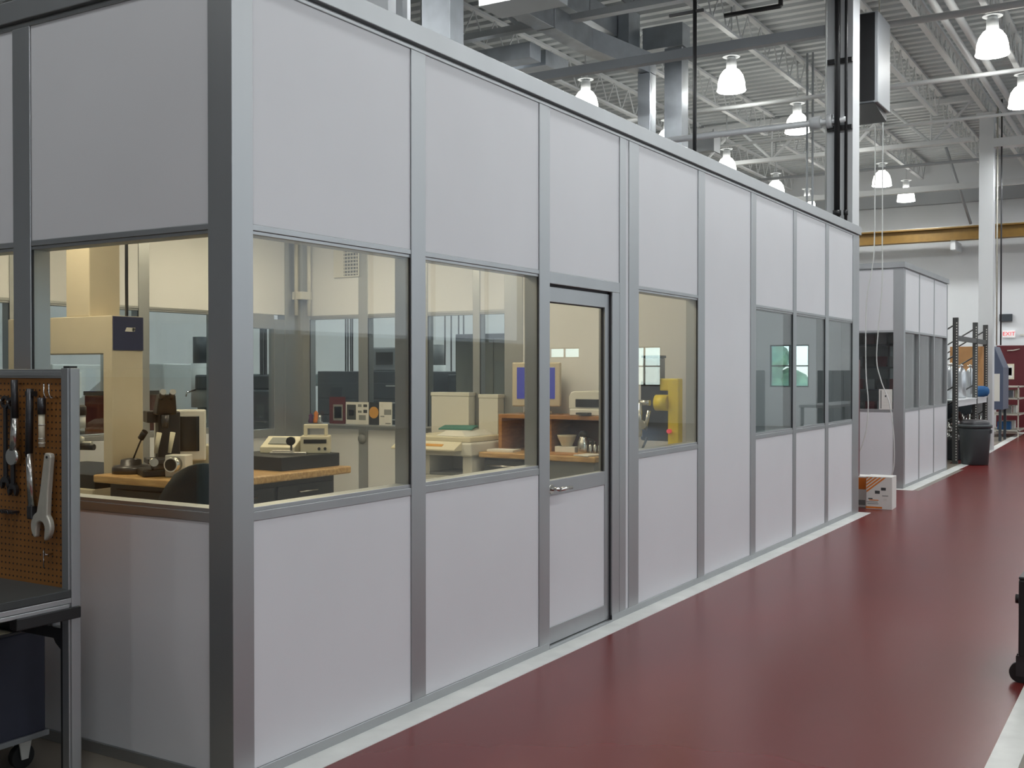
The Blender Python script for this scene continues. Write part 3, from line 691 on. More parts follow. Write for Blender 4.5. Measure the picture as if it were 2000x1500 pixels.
tag(bdl, 'brown board standing behind the yellow machine', 'board')
# second room contents
hk = thing('lifting_hook', 'yellow lifting hook hanging on a chain behind the right windows', 'hook', (-0.75, 7.05, 1.30))
MB().tube([(0.0, 0.06, 0.16), (0.02, 0.09, 0.05), (0.0, 0.05, -0.03), (-0.02, -0.05, -0.03), (-0.03, -0.10, 0.02)], 0.028).obj('hook', YELLOW, hk)
MB().cyl((0, 0.06, 0.15), (0, 0.06, 1.90), 0.008, n=8).obj('chain', FORGED, hk)
wb2 = thing('steel_table', 'grey steel table inside the room behind the right windows', 'table', (-1.3, 8.5, 0))
MB().box(-0.5, 0.6, -1.2, 1.2, 0.94, 1.0).obj('top', MGREY, wb2, bevel=0.004)
for x in (-0.45, 0.5):
    for y in (-1.15, 1.09): MB().box(x, x+0.06, y, y+0.06, 0.008, 0.94).obj('leg', DARKST, wb2)
cab = thing('steel_cabinet', 'dark red steel cabinet on the far side of the end room', 'cabinet', (-1.75, 6.6, 0.008))
MB().box(-0.3, 0.3, -0.5, 0.5, 0, 1.75).obj('body', MAROON, cab, bevel=0.006)
MB().box(0.3, 0.315, -0.48, -0.01, 0.05, 1.72).obj('door', MAROON, cab, bevel=0.003); MB().box(0.3, 0.315, 0.01, 0.48, 0.05, 1.72).obj('door', MAROON, cab, bevel=0.003)

# ------------------------------------------------------------------ foreground tool cart
ct = thing('tool_cart', 'tall aluminium framed tool cart with brown pegboard back and black work tray', 'cart', (-1.3, -0.7, 0))
O = (-1.3, -0.7, 0)
PX = -0.540
def ext_post(x, y, z0, z1):
    m = MB(O); m.box(x-0.028, x+0.028, y-0.020, y+0.020, z0, z1); m.box(x-0.020, x+0.020, y-0.028, y+0.028, z0, z1)
    return m
ext_post(PX, -0.335, 0.0, 1.672).obj('post', ALU, ct, bevel=0.002)
ext_post(-2.05, -0.335, 0.0, 1.672).obj('post', ALU, ct, bevel=0.002)
MB(O).box(PX-0.018, PX+0.018, -0.353, -0.317, 1.672, 1.680).obj('post_cap', BLACK, ct)
MB(O).box(-2.02, PX-0.028, -0.350, -0.318, 1.632, 1.668).box(-2.02, PX-0.028, -0.356, -0.312, 1.640, 1.658).obj('top_rail', ALU, ct, bevel=0.002)
# pegboard with real holes: grid of small dark recessed pegs
MB(O).box(-2.02, PX-0.028, -0.345, -0.338, 0.80, 1.634).obj('pegboard', PEGB, ct)
hb = MB(O)
for i in range(22):
    for j in range(32):
        x = -0.59 - i*0.0254; z = 0.822 + j*0.0254
        hb.cyl((x, -0.3458, z), (x, -0.3445, z), 0.0040, n=6, smooth=False)
ho = hb.obj('peg_hole', BLACK, ct); ho['kind'] = 'stuff'
MB(O).box(-2.05, -0.515, -1.08, -0.346, 0.775, 0.806).obj('work_mat', DGREY, ct, bevel=0.003)
MB(O).box(-2.05, -0.515, -1.08, -0.346, 0.752, 0.774).box(-2.05, -0.510, -1.09, -0.366, 0.735, 0.752).obj('tray', ALU, ct, bevel=0.003)
MB(O).box(-0.545, -0.500, -0.60, -0.32, 0.692, 0.738).obj('tray_bracket', BLACK, ct, bevel=0.004)
MB(O).box(-2.05, PX, -0.352, -0.318, 0.60, 0.645).obj('crossbar', DARKST, ct, bevel=0.003)
MB(O).box(PX-0.050, PX-0.031, -0.35, -0.32, 0.0, 0.735).obj('leg', DARKST, ct, bevel=0.003)
MB(O).prism([(PX-0.02, 0.50), (PX-0.02, 0.60), (PX-0.10, 0.60), (PX-0.085, 0.58), (PX-0.035, 0.545)], 'y', -0.345, -0.325).obj('gusset', DARKST, ct)
for x, y in ((-2.02, -1.05),):
    MB(O).box(x-0.02, x+0.02, y-0.02, y+0.02, 0, 0.735).obj('leg', DARKST, ct, bevel=0.003)
MB(O).box(-0.69, -0.66, -0.345, -0.315, 0.62, 0.735).obj('hanger_strap', ALU, ct); MB(O).box(-0.65, -0.64, -0.345, -0.315, 0.62, 0.735).obj('hanger_strap', ALU, ct)
# rolling dark blue bin under the tray
rb = thing('rolling_bin', 'dark blue steel bin on casters under the tool cart tray', 'bin', (-1.3, -0.75, 0))
O2 = (-1.3, -0.75, 0)
MB(O2).box(-1.9, -0.87, -1.45, -0.215, 0.155, 0.585).obj('body', BINBL, rb, bevel=0.008)
MB(O2).box(-1.91, -0.86, -1.46, -0.205, 0.135, 0.158).obj('bottom_rail', MGREY, rb, bevel=0.003)
MB(O2).box(-1.91, -0.86, -1.46, -0.205, 0.585, 0.60).obj('rim', DARKST, rb, bevel=0.004)
for x, y in ((-0.95, -0.275), (-0.95, -1.37), (-1.82, -0.275), (-1.82, -1.37)):
    cs = MB(O2).cyl((x-0.016, y, 0.05), (x+0.016, y, 0.05), 0.05, n=20).obj('caster', BLACK, rb)
    MB(O2).prism([(y-0.03, 0.135), (y+0.035, 0.135), (y+0.015, 0.04), (y-0.015, 0.04)], 'x', x+0.020, x+0.026).prism([(y-0.03, 0.135), (y+0.035, 0.135), (y+0.015, 0.04), (y-0.015, 0.04)], 'x', x-0.026, x-0.020).obj('caster_fork', LGREY, cs)

# tools hanging on the pegboard (plane y=-0.35, facing -y)
YT0, YT1 = -0.372, -0.356
def arc(cx, cz, r, a0, a1, n):
    return [(cx+r*math.cos(math.radians(a0+(a1-a0)*k/n)), cz+r*math.sin(math.radians(a0+(a1-a0)*k/n))) for k in range(n+1)]
def hook_part(t, O, x, z):
    MB(O).tube([(x, -0.346, z), (x, -0.38, z), (x, -0.384, z+0.012)], 0.003, 6).obj('peg_hook', CHROME, t)
def open_wrench():
    t = thing('open_end_wrench', 'huge pale steel open-end wrench hanging nearest the aluminium post', 'wrench', (-0.665, -0.36, 1.045))
    # local: jaw centre at origin, handle up
    R = 0.056
    pts = arc(0, 0, R, -58, 58, 10) + [(0.027, 0.075), (0.0225, 0.12), (0.018, 0.262), (0.013, 0.274), (-0.013, 0.274), (-0.018, 0.262), (-0.0225, 0.12), (-0.027, 0.075)]
    pts += arc(0, 0, R, 122, 242, 10)
    pts += [(-0.023, -0.040), (-0.024, -0.006)] + arc(0, -0.006, 0.024, 172, 8, 8) + [(0.024, -0.006), (0.026, -0.036)]
    a = math.radians(-9)
    rot = [(p[0]*math.cos(a)-p[1]*math.sin(a), p[0]*math.sin(a)+p[1]*math.cos(a)) for p in pts]
    # handle leans right going up, jaw opens down-left
    MB().prism(rot, 'y', -0.022, 0.0).obj('wrench_body', FORGED, t, bevel=0.005)
    MB().cyl((0.0405, -0.0235, 0.256), (0.0405, 0.001, 0.256), 0.005, n=10).obj('hanging_hole', BLACK, t)
    return t
ow = open_wrench(); ow.scale = (1.1, 1.1, 1.08)
def combo(name, label, x, ztop, zbot, m, rring=0.022, w=0.011):
    t = thing(name, label, 'wrench', (x, -0.36, zbot)); h = ztop-zbot
    ring = MB()
    n = 20
    vs = []; fs = []
    for r in (rring, rring*0.58):
        for y in (-0.006, 0.006):
            for k in range(n):
                aa = 2*PI*k/n; vs.append((r*math.cos(aa), y, h-rring+r*math.sin(aa)))
    for k in range(n):
        k2 = (k+1) % n
        fs += [(k, k2, n+k2, n+k), (2*n+k, 3*n+k, 3*n+k2, 2*n+k2), (k, 2*n+k, 2*n+k2, k2), (n+k, n+k2, 3*n+k2, 3*n+k)]
    ring._add(vs, fs, False); ring.obj('ring_end', m, t)
    sh_ = MB().prism([(-w, 0.06), (w, 0.06), (w*0.8, h-2*rring+0.006), (-w*0.8, h-2*rring+0.006)], 'y', -0.005, 0.005); sh_.obj('shank', FORGED if m is CHROME else m, t, bevel=0.002)
    R = rring*1.15
    jw = arc(0, 0.04, R, -45, 225, 14) + [(-R*0.45, 0.04-R*0.3), (-R*0.45, 0.045), (R*0.45, 0.045), (R*0.45, 0.04-R*0.3)]
    MB().prism(jw, 'y', -0.007, 0.007).obj('open_jaw', m, t)
    hook_part(t, (x, -0.36, zbot), x, ztop-rring*1.0)
    return t
combo('combination_wrench', 'dark combination wrench at the far left edge of the pegboard', -0.920, 1.560, 1.16, DARKST, 0.026)
combo('combination_wrench', 'dark combination wrench second from the pegboard edge', -0.872, 1.555, 1.135, DARKST, 0.026)
rt = thing('ratchet', 'chrome ratchet handle hanging head down left of the long bar', 'ratchet', (-0.835, -0.36, 1.28))
MB().cyl((0, -0.014, 0.19), (-0.005, -0.014, 0.345), 0.014, n=12).obj('grip', DARKST, rt)
MB().cyl((-0.006, -0.014, 0.06), (0.0, -0.014, 0.19), 0.020, 0.014, n=12).obj('shank', CHROME, rt)
MB().cyl((-0.010, -0.028, 0.035), (-0.010, 0.0, 0.035), 0.034, n=20).obj('head', CHROME, rt)
hook_part(rt, (-0.835, -0.36, 1.28), -0.835, 1.61)
bb = thing('breaker_bar', 'long dark breaker bar with a bright lower end on the pegboard', 'bar', (-0.735, -0.36, 1.09))
MB().cyl((-0.012, -0.014, 0.23), (-0.004, -0.014, 0.50), 0.015, n=12).obj('grip', DARKST, bb)
MB().cyl((0.008, -0.014, 0.03), (-0.010, -0.014, 0.24), 0.017, 0.014, n=12).obj('shank', CHROME, bb)
MB().box(-0.008, 0.022, -0.03, 0.0, -0.02, 0.035).obj('head', DARKST, bb, bevel=0.005)
MB().box(-0.028, 0.018, -0.02, 0.004, 0.47, 0.49).obj('hanger', BLACK, bb)
eb = thing('socket_extension', 'short socket extension with yellowed bar and dark socket near the right hooks', 'extension bar', (-0.665, -0.36, 1.36))
MB().cyl((0, -0.014, 0.13), (0, -0.014, 0.195), 0.016, n=14).obj('socket', DARKST, eb)
MB().cyl((0, -0.014, 0.0), (0, -0.014, 0.13), 0.0125, n=12).obj('bar', CREAM, eb)
for z in (0.012, 0.03, 0.085): MB().cyl((0, -0.014, z), (0, -0.014, z+0.006), 0.0135, n=12).obj('groove', FORGED, eb)
for k, (x, z, lab) in enumerate(((-0.634, 1.555, 'bare steel peg hook at the top right of the pegboard, left of a pair'), (-0.602, 1.555, 'bare steel peg hook at the top right corner of the pegboard'), (-0.640, 0.935, 'bare steel peg hook low on the pegboard below the huge wrench'))):
    p = MB().tube([(0, 0.014, 0), (0, -0.02, 0), (0, -0.026, 0.02), (0, -0.026, 0.055 if k < 2 else -0.05)], 0.0032, 6).obj('peg_hook', CHROME); p.location = (x, -0.36, z); tag(p, lab, 'hook')
for k, x in enumerate((-0.945, -0.905, -0.865)):
    p = MB().box(-0.014, 0.014, -0.02, 0.014, -0.006, 0.004).tube([(0, 0.0, 0), (0, -0.03, -0.005), (0, -0.03, 0.01)], 0.003, 6).obj('peg_clip', DARKST); p.location = (x, -0.36, 1.088)
    tag(p, 'small dark clip in the row low on the pegboard left of the wrench jaw', 'clip', 'clips in a row on the pegboard')

# ------------------------------------------------------------------ right edge equipment cart
rc = thing('equipment_cart', 'low black equipment cart on casters at the right edge of the aisle', 'cart', (2.84, 3.55, 0))
MB().box(-0.37, 0.40, -0.35, 0.35, 0.15, 0.56).obj('body', BLACK, rc, bevel=0.01)
MB().box(-0.37, 0.40, -0.35, 0.35, 0.56, 0.575).obj('top', BLACK, rc, bevel=0.006)
MB().cyl((-0.40, -0.2, 0.43), (-0.37, -0.2, 0.43), 0.025).obj('knob', BLACK, rc)
for x in (-0.365, 0.34):
    for y in (-0.29, 0.29):
        cs = MB().cyl((x, y-0.02, 0.058), (x, y+0.02, 0.058), 0.054, n=24).obj('caster', BLACK, rc)
        MB().box(x-0.02, x+0.03, y-0.026, y-0.021, 0.04, 0.15).box(x-0.02, x+0.03, y+0.021, y+0.026, 0.04, 0.15).obj('caster_bracket', DARKST, cs)

# ------------------------------------------------------------------ far booth
fb = thing('modular_booth', 'smaller white modular booth further down the aisle past the carton', 'booth', (-1.5, 14.9, 0))
O = (-1.5, 14.9, 0)
FY0, FY1, FX = 12.9, 16.35, -0.10
FT = 3.10
def fpost(x0, x1, y0, y1, z1=FT): MB(O).box(x0, x1, y0, y1, 0, z1).obj('post', ALU, fb, bevel=0.003)
fpost(FX-0.14, FX+0.003, FY0-0.003, FY0+0.10); fpost(FX-0.1, FX+0.003, FY1-0.06, FY1)
ps = [FY0+0.10, 13.98, 15.14, FY1-0.06]
for y in ps[1:3]: fpost(FX-0.1, FX+0.003, y, y+0.05)
edges = [(FY0+0.10, 13.98), (14.03, 15.14), (15.19, FY1-0.06)]
for a, b in edges:
    MB(O).box(FX-0.09, FX-0.004, a, b, 0.05, 1.08).obj('wall_panel', WHITE, fb); MB(O).box(FX-0.09, FX-0.004, a, b, 2.24, FT).obj('wall_panel', WHITE, fb)
    wn = MB(O).box(FX-0.1, FX, a, b, 1.08, 1.12).box(FX-0.1, FX, a, b, 2.21, 2.24).box(FX-0.06, FX-0.01, a, a+0.012, 1.11, 2.22).box(FX-0.06, FX-0.01, b-0.012, b, 1.11, 2.22).obj('window', ALU, fb)
    MB(O).box(FX-0.04, FX-0.034, a, b, 1.11, 2.22).obj('glass_pane', GLASS, wn)
XL = FX-0.14
MB(O).box(-3.0, XL, FY0+0.004, FY0+0.09, 0.05, 1.08).obj('wall_panel', WHITE, fb); MB(O).box(-3.0, XL, FY0+0.004, FY0+0.09, 2.24, FT).obj('wall_panel', WHITE, fb)
wn = MB(O).box(-2.6, XL, FY0, FY0+0.1, 1.08, 1.12).box(-2.6, XL, FY0, FY0+0.1, 2.21, 2.24).obj('window', ALU, fb)
MB(O).box(-2.6, XL, FY0+0.03, FY0+0.036, 1.11, 2.22).obj('glass_pane', GLASS, wn)
MB(O).box(-3.0, -2.6, FY0+0.004, FY0+0.09, 1.08, 2.24).obj('wall_panel', WHITE, fb)
MB(O).box(-3.0, -2.9, FY0+0.09, FY1, 0.0, FT).obj('wall_panel', MACHD, fb); MB(O).box(-2.9, FX-0.1, FY1-0.1, FY1, 0, FT).obj('wall_panel', MGREY, fb)
MB(O).box(-3.0, FX+0.02, FY0-0.02, FY1+0.02, FT+0.02, FT+0.10).box(-3.0, FX-0.01, FY0+0.01, FY1, FT, FT+0.02).obj('roof_cap', ALU, fb, bevel=0.003)
MB(O).box(-3.0, FX, FY0, FY0+0.1, 0, 0.05).box(FX-0.1, FX, FY0, FY1, 0, 0.05).obj('base_channel', ALU, fb)
ntc = notice('notice_sheet', 'white notice taped in the far booth window above the carton', -0.432, -0.25, 1.115, 1.405, FY0-0.012, PAPER, [(0.1, 0.2, 0.05, 0.95, SKIN1), (0.45, 0.55, 0.62, 0.70, DGREY), (0.3, 0.9, 0.8, 0.83, LGREY), (0.3, 0.9, 0.48, 0.50, LGREY), (0.3, 0.9, 0.35, 0.37, LGREY), (0.3, 0.9, 0.2, 0.22, LGREY)], 'notice')
# dark shelving inside far booth
sv = thing('parts_shelf', 'dark parts shelving seen through the far booth window', 'shelf', (-1.3, 14.6, 0))
MB().box(-0.9, 0.7, -0.25, 0.25, 0.0, 0.05).obj('base', MACHD, sv)
for z in (0.6, 1.0, 1.35, 1.7, 2.05, 2.35): MB().box(-0.9, 0.7, -0.25, 0.25, z, z+0.03).obj('shelf_board', MACHD, sv)
for x in (-0.9, -0.1, 0.67): MB().box(x, x+0.03, -0.25, 0.25, 0.0, 2.4).obj('upright', MACHD, sv)
for r in range(4):
    for k in range(4):
        p = MB().box(-0.07, 0.07, -0.10, 0.10, 0, 0.16).obj('parts_bin', (DGREY, MAROON, MGREY)[(r+k) % 3], bevel=0.004)
        p.location = (-1.08+0.18*k, 14.45, 1.03+0.35*r); tag(p, 'small dark parts bin on the shelving inside the far booth', 'bin', 'parts bins in the far booth')

# air hoses in front of the far booth
def bez(pts, n=40):
    out = []
    P = [Vector(p) for p in pts]
    for i in range(len(P)-1):
        p0 = P[max(i-1, 0)]; p1 = P[i]; p2 = P[i+1]; p3 = P[min(i+2, len(P)-1)]
        for k in range(n//len(P)+2):
            t = k/(n//len(P)+2)
            out.append(0.5*((2*p1)+(-p0+p2)*t+(2*p0-5*p1+4*p2-p3)*t*t+(-p0+3*p1-3*p2+p3)*t**3))
    out.append(P[-1]); return out
h1 = MB().tube(bez([(-0.34, 12.2, 5.6), (-0.344, 12.2, 3.58), (-0.371, 12.2, 3.09), (-0.447, 12.2, 2.6), (-0.453, 12.2, 1.7), (-0.419, 12.2, 1.2), (-0.46, 12.2, 0.78), (-0.60, 12.2, 0.42), (-0.85, 12.2, 0.05)]), 0.008).obj('air_hose', HOSE)
tag(h1, 'white air hose hanging before the far booth, the left one curling in low', 'hose')
h2 = MB().tube(bez([(-0.26, 12.3, 5.6), (-0.265, 12.3, 3.55), (-0.265, 12.3, 2.82), (-0.333, 12.3, 1.9), (-0.278, 12.3, 1.55), (-0.156, 12.3, 1.2), (-0.096, 12.3, 0.65), (-0.13, 12.3, 0.23), (-0.34, 12.3, 0.02)]), 0.008).obj('air_hose', HOSE)
tag(h2, 'white air hose dropping past the booth notice to the floor behind the carton', 'hose')

# printed carton
bx = thing('printed_carton', 'white carton with orange diagonal stripes on the floor by the booth end', 'carton', (0.143, 10.36, 0.004))
W, D, H = 0.30, 0.30, 0.385
MB().box(-W/2, W/2, 0, D, 0, H).obj('body', PAPER, bx, bevel=0.003)
MB().box(-W/2, W/2, -0.002, D*0.5-0.004, H, H+0.004).obj('flap', PAPER, bx); MB().box(-W/2, W/2, D*0.5+0.004, D+0.002, H, H+0.004).obj('flap', PAPER, bx)
for k in range(5):
    a = k*0.19; b_ = a+0.11
    # diagonal stripes inside the upper-left triangle of the front
    def P(s): return [(-W/2+0.004, H*0.99-(H*0.55)*s), (-W/2+0.004+W*0.86*s, H*0.99)]
    q0, q1 = P(max(a, 0.02)); r0, r1 = P(min(b_, 1))
    MB().prism([q0, q1, r1, r0], 'y', -0.0015, 0.0005).obj('stripe', ORANGE, bx)
for (x, z, w, h, m) in ((0.05, 0.245, 0.055, 0.034, DGREY), (-0.02, 0.205, 0.055, 0.036, DGREY), (0.07, 0.165, 0.07, 0.010, SKIN1), (-0.10, 0.125, 0.05, 0.014, DGREY), (-0.06, 0.108, 0.11, 0.010, ORANGE), (-0.08, 0.085, 0.13, 0.008, SKIN1), (-0.07, 0.065, 0.13, 0.008, SKIN1), (-0.06, 0.02, 0.19, 0.022, ORANGE), (0.07, 0.12, 0.04, 0.03, LGREY)):
    MB().box(x-w/2, x+w/2, -0.0015, 0.0005, z-h/2, z+h/2).obj('print_mark', m, bx)
bx2 = thing('printed_carton', 'second orange printed carton pushed behind the striped one against the booth', 'carton', (-0.092, 10.46, 0.004), 0.05)
MB().box(-0.075, 0.075, 0, 0.28, 0, 0.375).obj('body', PAPER, bx2, bevel=0.003)
MB().box(-0.07, 0.07, -0.002, 0.0, 0.22, 0.36).obj('stripe', ORANGE, bx2); MB().box(-0.05, 0.05, -0.002, 0, 0.03, 0.09).obj('print_mark', SKIN1, bx2)
bx.rotation_euler = (0, 0, 0.05)

# ------------------------------------------------------------------ pallet rack beyond the far booth
rkx0, rkx1 = -1.15, -0.16
rack = thing('pallet_rack', 'dark grey perforated pallet rack beyond the far booth', 'rack', (-0.65, 20.3, 0))
O = (-0.65, 20.3, 0)
for y in (17.75, 20.0, 21.35):
    for x in (rkx0, rkx1-0.09):
        up = MB(O).box(x, x+0.09, y, y+0.08, 0.0, 2.62).obj('upright', RACKG, rack, bevel=0.003)
        if x > -0.5:
            hl = MB(O)
            for k in range(50): hl.box(x+0.060, x+0.078, y-0.002, y+0.001, 0.06+0.05*k, 0.085+0.05*k)
            h_ = hl.obj('slot', LGREY, up)
    br = MB(O)
    for k in range(4): br.cyl((rkx0+0.05, y+0.04, 0.3+0.55*k), (rkx1-0.05, y+0.04, 0.3+0.55*(k+1)), 0.014, n=6)
    br.obj('frame_brace', RACKG, rack)
for z in (1.12, 2.30):
    for x in (rkx0+0.01, rkx1-0.06):
        for y0, y1 in ((17.83, 20.0), (20.08, 21.35)): MB(O).box(x, x+0.05, y0, y1, z-0.09 if z > 2 else z-0.1, z-0.0).obj('shelf_beam', RACKG if z > 2 else STEELW, rack)
for y0, y1 in ((17.83, 20.0), (20.08, 21.35)):
    MB(O).box(rkx0, rkx1, y0, y1, 1.12, 1.14).obj('shelf_board', STEELW, rack)
    MB(O).box(rkx0, rkx1, y0, y1, 0.42, 0.46).obj('shelf_board', RACKG, rack)
def gas(x, y, z, h, r, label):
    t = thing('gas_cylinder', label, 'gas cylinder', (x, y, z))
    MB().lathe((0, 0, 0), [(r*0.9, 0), (r, 0.02), (r, h*0.78), (r*0.75, h*0.87), (r*0.3, h*0.92), (r*0.3, h*0.95)], 18).obj('tank', CYLS, t)
    MB().lathe((0, 0, h*0.95), [(r*0.38, 0), (r*0.38, 0.03), (r*0.2, 0.05)], 12).cyl((-0.05, 0, h*0.97), (0.05, 0, h*0.97), 0.014).obj('valve', CHROME, t)
gas(-0.42, 18.6, 1.14, 0.66, 0.09, 'silver gas cylinder on the rack shelf, nearest the booth')
gas(-0.36, 19.4, 1.14, 0.64, 0.09, 'silver gas cylinder on the rack shelf left of the middle upright')
gas(-0.34, 20.35, 1.14, 0.64, 0.08, 'silver gas cylinder just right of the middle rack upright')
p = MB().box(-0.85, -0.22, 21.10, 21.30, 1.14, 2.17).obj('cardboard_box', CARDB, bevel=0.004); tag(p, 'tall brown cardboard box at the back end of the rack shelf', 'cardboard box')
p = MB().lathe((0, 0, 0), [(0.03, -0.15), (0.08, -0.13), (0.11, -0.05), (0.11, 0.06), (0.09, 0.13), (0.04, 0.16)], 16, 'x').obj('cloth_bundle', BLUEC); p.location = (-0.20, 20.75, 1.252); tag(p, 'blue cloth bundle on the right end of the rack shelf', 'bundle')
for k in range(14):
    y = 17.95+0.24*k
    if abs(y-20.0) < 0.13: continue
    x = -0.36+0.12*math.sin(k*2.1); h = 0.28+0.14*abs(math.sin(k*1.7))
    t = thing('pipe_fitting', 'polished steel pipe fitting standing on the lower rack shelf', 'fitting', (x, y, 0.46), k*0.7, 'steel fittings on the lower rack shelf')
    MB().lathe((0, 0, 0), [(0.07, 0), (0.07, 0.02), (0.035, 0.03), (0.035, h*0.55), (0.06, h*0.6), (0.06, h*0.68), (0.03, h*0.72), (0.03, h)], 14).obj('body', CHROME, t)
    MB().cyl((0, 0, h*0.42), (0.12, 0, h*0.42), 0.028).cyl((0.115, 0, h*0.42), (0.13, 0, h*0.42), 0.055).obj('side_outlet', CHROME, t)
tb = thing('tote_box', 'flat dark steel tote in front of the lower rack shelf above the trash can', 'tote', (-0.35, 19.5, 0))
MB().box(-0.30, 0.12, -0.9, 0.9, 0.008, 0.40).obj('body', MACHD, tb, bevel=0.01)
MB((-0.65, 19.6, 0)).box(rkx0+0.02, rkx0+0.05, 17.84, 21.34, 0.05, 1.05).box(rkx0+0.05, rkx1-0.1, 21.30, 21.34, 0.05, 1.05).obj('back_panel', MACHD, rack)
# trash can
tc = thing('trash_can', 'large slate grey plastic trash can on the aisle in front of the rack', 'trash can', (0.13, 17.75, 0.006))
MB().lathe((0, 0, 0), [(0.21, 0), (0.225, 0.01), (0.262, 0.60), (0.265, 0.68)], 28).obj('body', CANG, tc)
MB().lathe((0, 0, 0.655), [(0.262, 0), (0.288, 0.0), (0.290, 0.045), (0.275, 0.055), (0.25, 0.05)], 28, cap=False).obj('rim', CANG, tc)
for s in (-1, 1): MB().box(s*0.26-0.02, s*0.26+0.02, -0.06, 0.06, 0.56, 0.62).obj('handle', CANG, tc, bevel=0.006)
bgp = MB().lathe((0, 0, 0.62), [(0.245, 0), (0.25, 0.12), (0.2, 0.17), (0.05, 0.15)], 20).obj('bin_liner', DARKST, tc)
# blue-grey machine, shelf cart
bm_ = thing('panel_machine', 'narrow blue-grey machine with sloped hood just left of the maroon door', 'machine', (-0.62, 25.4, 0))
MB().prism([(-0.32, 0.75), (0.32, 0.75), (0.32, 1.75), (0.12, 2.25), (-0.32, 2.25)], 'y', -0.5, 0.5).obj('hood', BLUEG, bm_, bevel=0.01)
MB().box(-0.25, 0.25, -0.505, -0.498, 0.95, 1.6).obj('front_panel', LGREY, bm_)
for x in (-0.28, 0.22):
    for y in (-0.45, 0.39): MB().box(x, x+0.06, y, y+0.06, 0.0, 0.76).obj('leg', MACHD, bm_)
sc_ = thing('shelf_cart', 'silver wire shelf cart loaded with parts before the maroon door', 'cart', (-0.62, 27.6, 0))
for z in (0.15, 0.55, 0.95, 1.25): MB().box(-0.35, 0.45, -0.8, 0.8, z, z+0.03).obj('shelf', FORGED, sc_)
for x in (-0.35, 0.42):
    for y in (-0.8, 0.77): MB().box(x, x+0.03, y, y+0.03, 0.0, 1.28).obj('post', FORGED, sc_)
for k, (z, m) in enumerate(((0.18, BLUEC), (0.18, PAPER), (0.58, CHROME), (0.58, PAPER), (0.98, CHROME), (0.98, CREAM))):
    p = MB().box(-0.15, 0.15, -0.14, 0.14, 0, 0.2).obj('parts_tray', m, bevel=0.01); p.location = (-0.55+0.02*k, 27.2+0.75*(k % 2), z)
    tag(p, ('lower', 'lower', 'middle', 'middle', 'upper', 'upper')[k] + ' shelf ' + ('blue cloth parcel', 'white carton', 'steel tray near the aisle end', 'white parcel', 'bright steel tray', 'cream parcel')[k] + ' on the wire cart', 'tray')
# far door, exit sign, notices
fd = sroot('door_3', (-0.4, HY1, 0)); O = (-0.4, HY1, 0)
MB(O).box(-1.10, 0.55, HY1-0.07, HY1, 0.0, 2.44).obj('door_frame', HALLW, fd)
MB(O).box(-1.03, -0.28, HY1-0.10, HY1-0.06, 0.01, 2.36).obj('door_leaf', MAROON, fd, bevel=0.004); MB(O).box(-0.27, 0.48, HY1-0.10, HY1-0.06, 0.01, 2.36).obj('door_leaf', MAROON, fd, bevel=0.004)
MB(O).tube([(-0.75, HY1-0.12, 2.22), (-0.60, HY1-0.22, 2.22), (-0.45, HY1-0.12, 2.26)], 0.015).obj('door_closer', FORGED, fd)
notice('notice_sheet', 'pale yellow printed notice on the maroon door', -0.98, -0.58, 1.44, 1.86, HY1-0.115, CREAM, [(0.1, 0.9, 0.1, 0.9, PAPER), (0.2, 0.5, 0.3, 0.7, DISC), (0.55, 0.85, 0.25, 0.75, SKIN1)], 'notice')
ex = thing('exit_sign', 'red and white exit sign above the maroon door', 'sign', (-0.72, HY1-0.06, 2.58))
MB().box(-0.155, 0.155, -0.03, 0.055, 0, 0.19).obj('housing', SIGNW, ex, bevel=0.006)
text('lettering', 'EXIT', 0.155, SIGNR, ex, (0, -0.034, 0.095), (PI/2, 0, 0))
al = MB().box(-0.16, 0.16, -0.05, 0.05, 0, 0.2).obj('alarm_box', MACHD, bevel=0.006); al.location = (-0.80, HY1-0.051, 3.02); tag(al, 'small dark alarm box on the far wall above the exit sign', 'alarm box')

# ------------------------------------------------------------------ columns, crane rail, roof steel
def column(n, x, y, m=STEELW):
    mb = MB()
    mb.box(x-0.16, x+0.16, y-0.16, y-0.14, 0, HZ-0.6).box(x-0.16, x+0.16, y+0.14, y+0.16, 0, HZ-0.6).box(x-0.16, x-0.13, y-0.14, y+0.14, 0, HZ-0.6).box(x+0.13, x+0.16, y-0.14, y+0.14, 0, HZ-0.6)
    return mb
t = thing('steel_column', 'white square steel column carrying black pipes behind the booth', 'column', (-0.30, 10.35, 0))
O = (-0.30, 10.35, 0)
MB(O).box(-0.46, -0.14, 10.19, 10.51, 0, 7.50).obj('shaft', STEELW, t, bevel=0.004)
MB(O).box(-0.475, -0.125, 10.175, 10.525, 0.0, 1.80).obj('column_guard', MAROON, t, bevel=0.004)
for z in (4.55, 5.35, 6.2):
    MB(O).box(-0.44, -0.14, 10.13, 10.19, z, z+0.05).obj('pipe_strap', BLACK, t)
for k, (x, r, lab) in enumerate(((-0.30, 0.035, 'thicker black pipe strapped to the column front'), (-0.20, 0.018, 'thinner black pipe strapped to the column front'))):
    p = MB().cyl((0, 0, 0), (0, 0, 3.9), r, n=14).cyl((0, 0, 0.1), (0, 0, 0.16), r*1.4, n=14).obj('riser_pipe', BLACK); p.location = (x, 10.13-r, 3.42); tag(p, lab, 'pipe')
p = MB().tube([(0, 0, 3.4), (0, 0, 6.9)], 0.012, 8).obj('conduit', HOSE); p.location = (-0.44, 10.12, 0); tag(p, 'thin white conduit on the left edge of the piped column', 'conduit')
t2 = thing('steel_column', 'white square steel column beyond the far booth', 'column', (-0.23, 21.7, 0)); O = (-0.23, 21.7, 0)
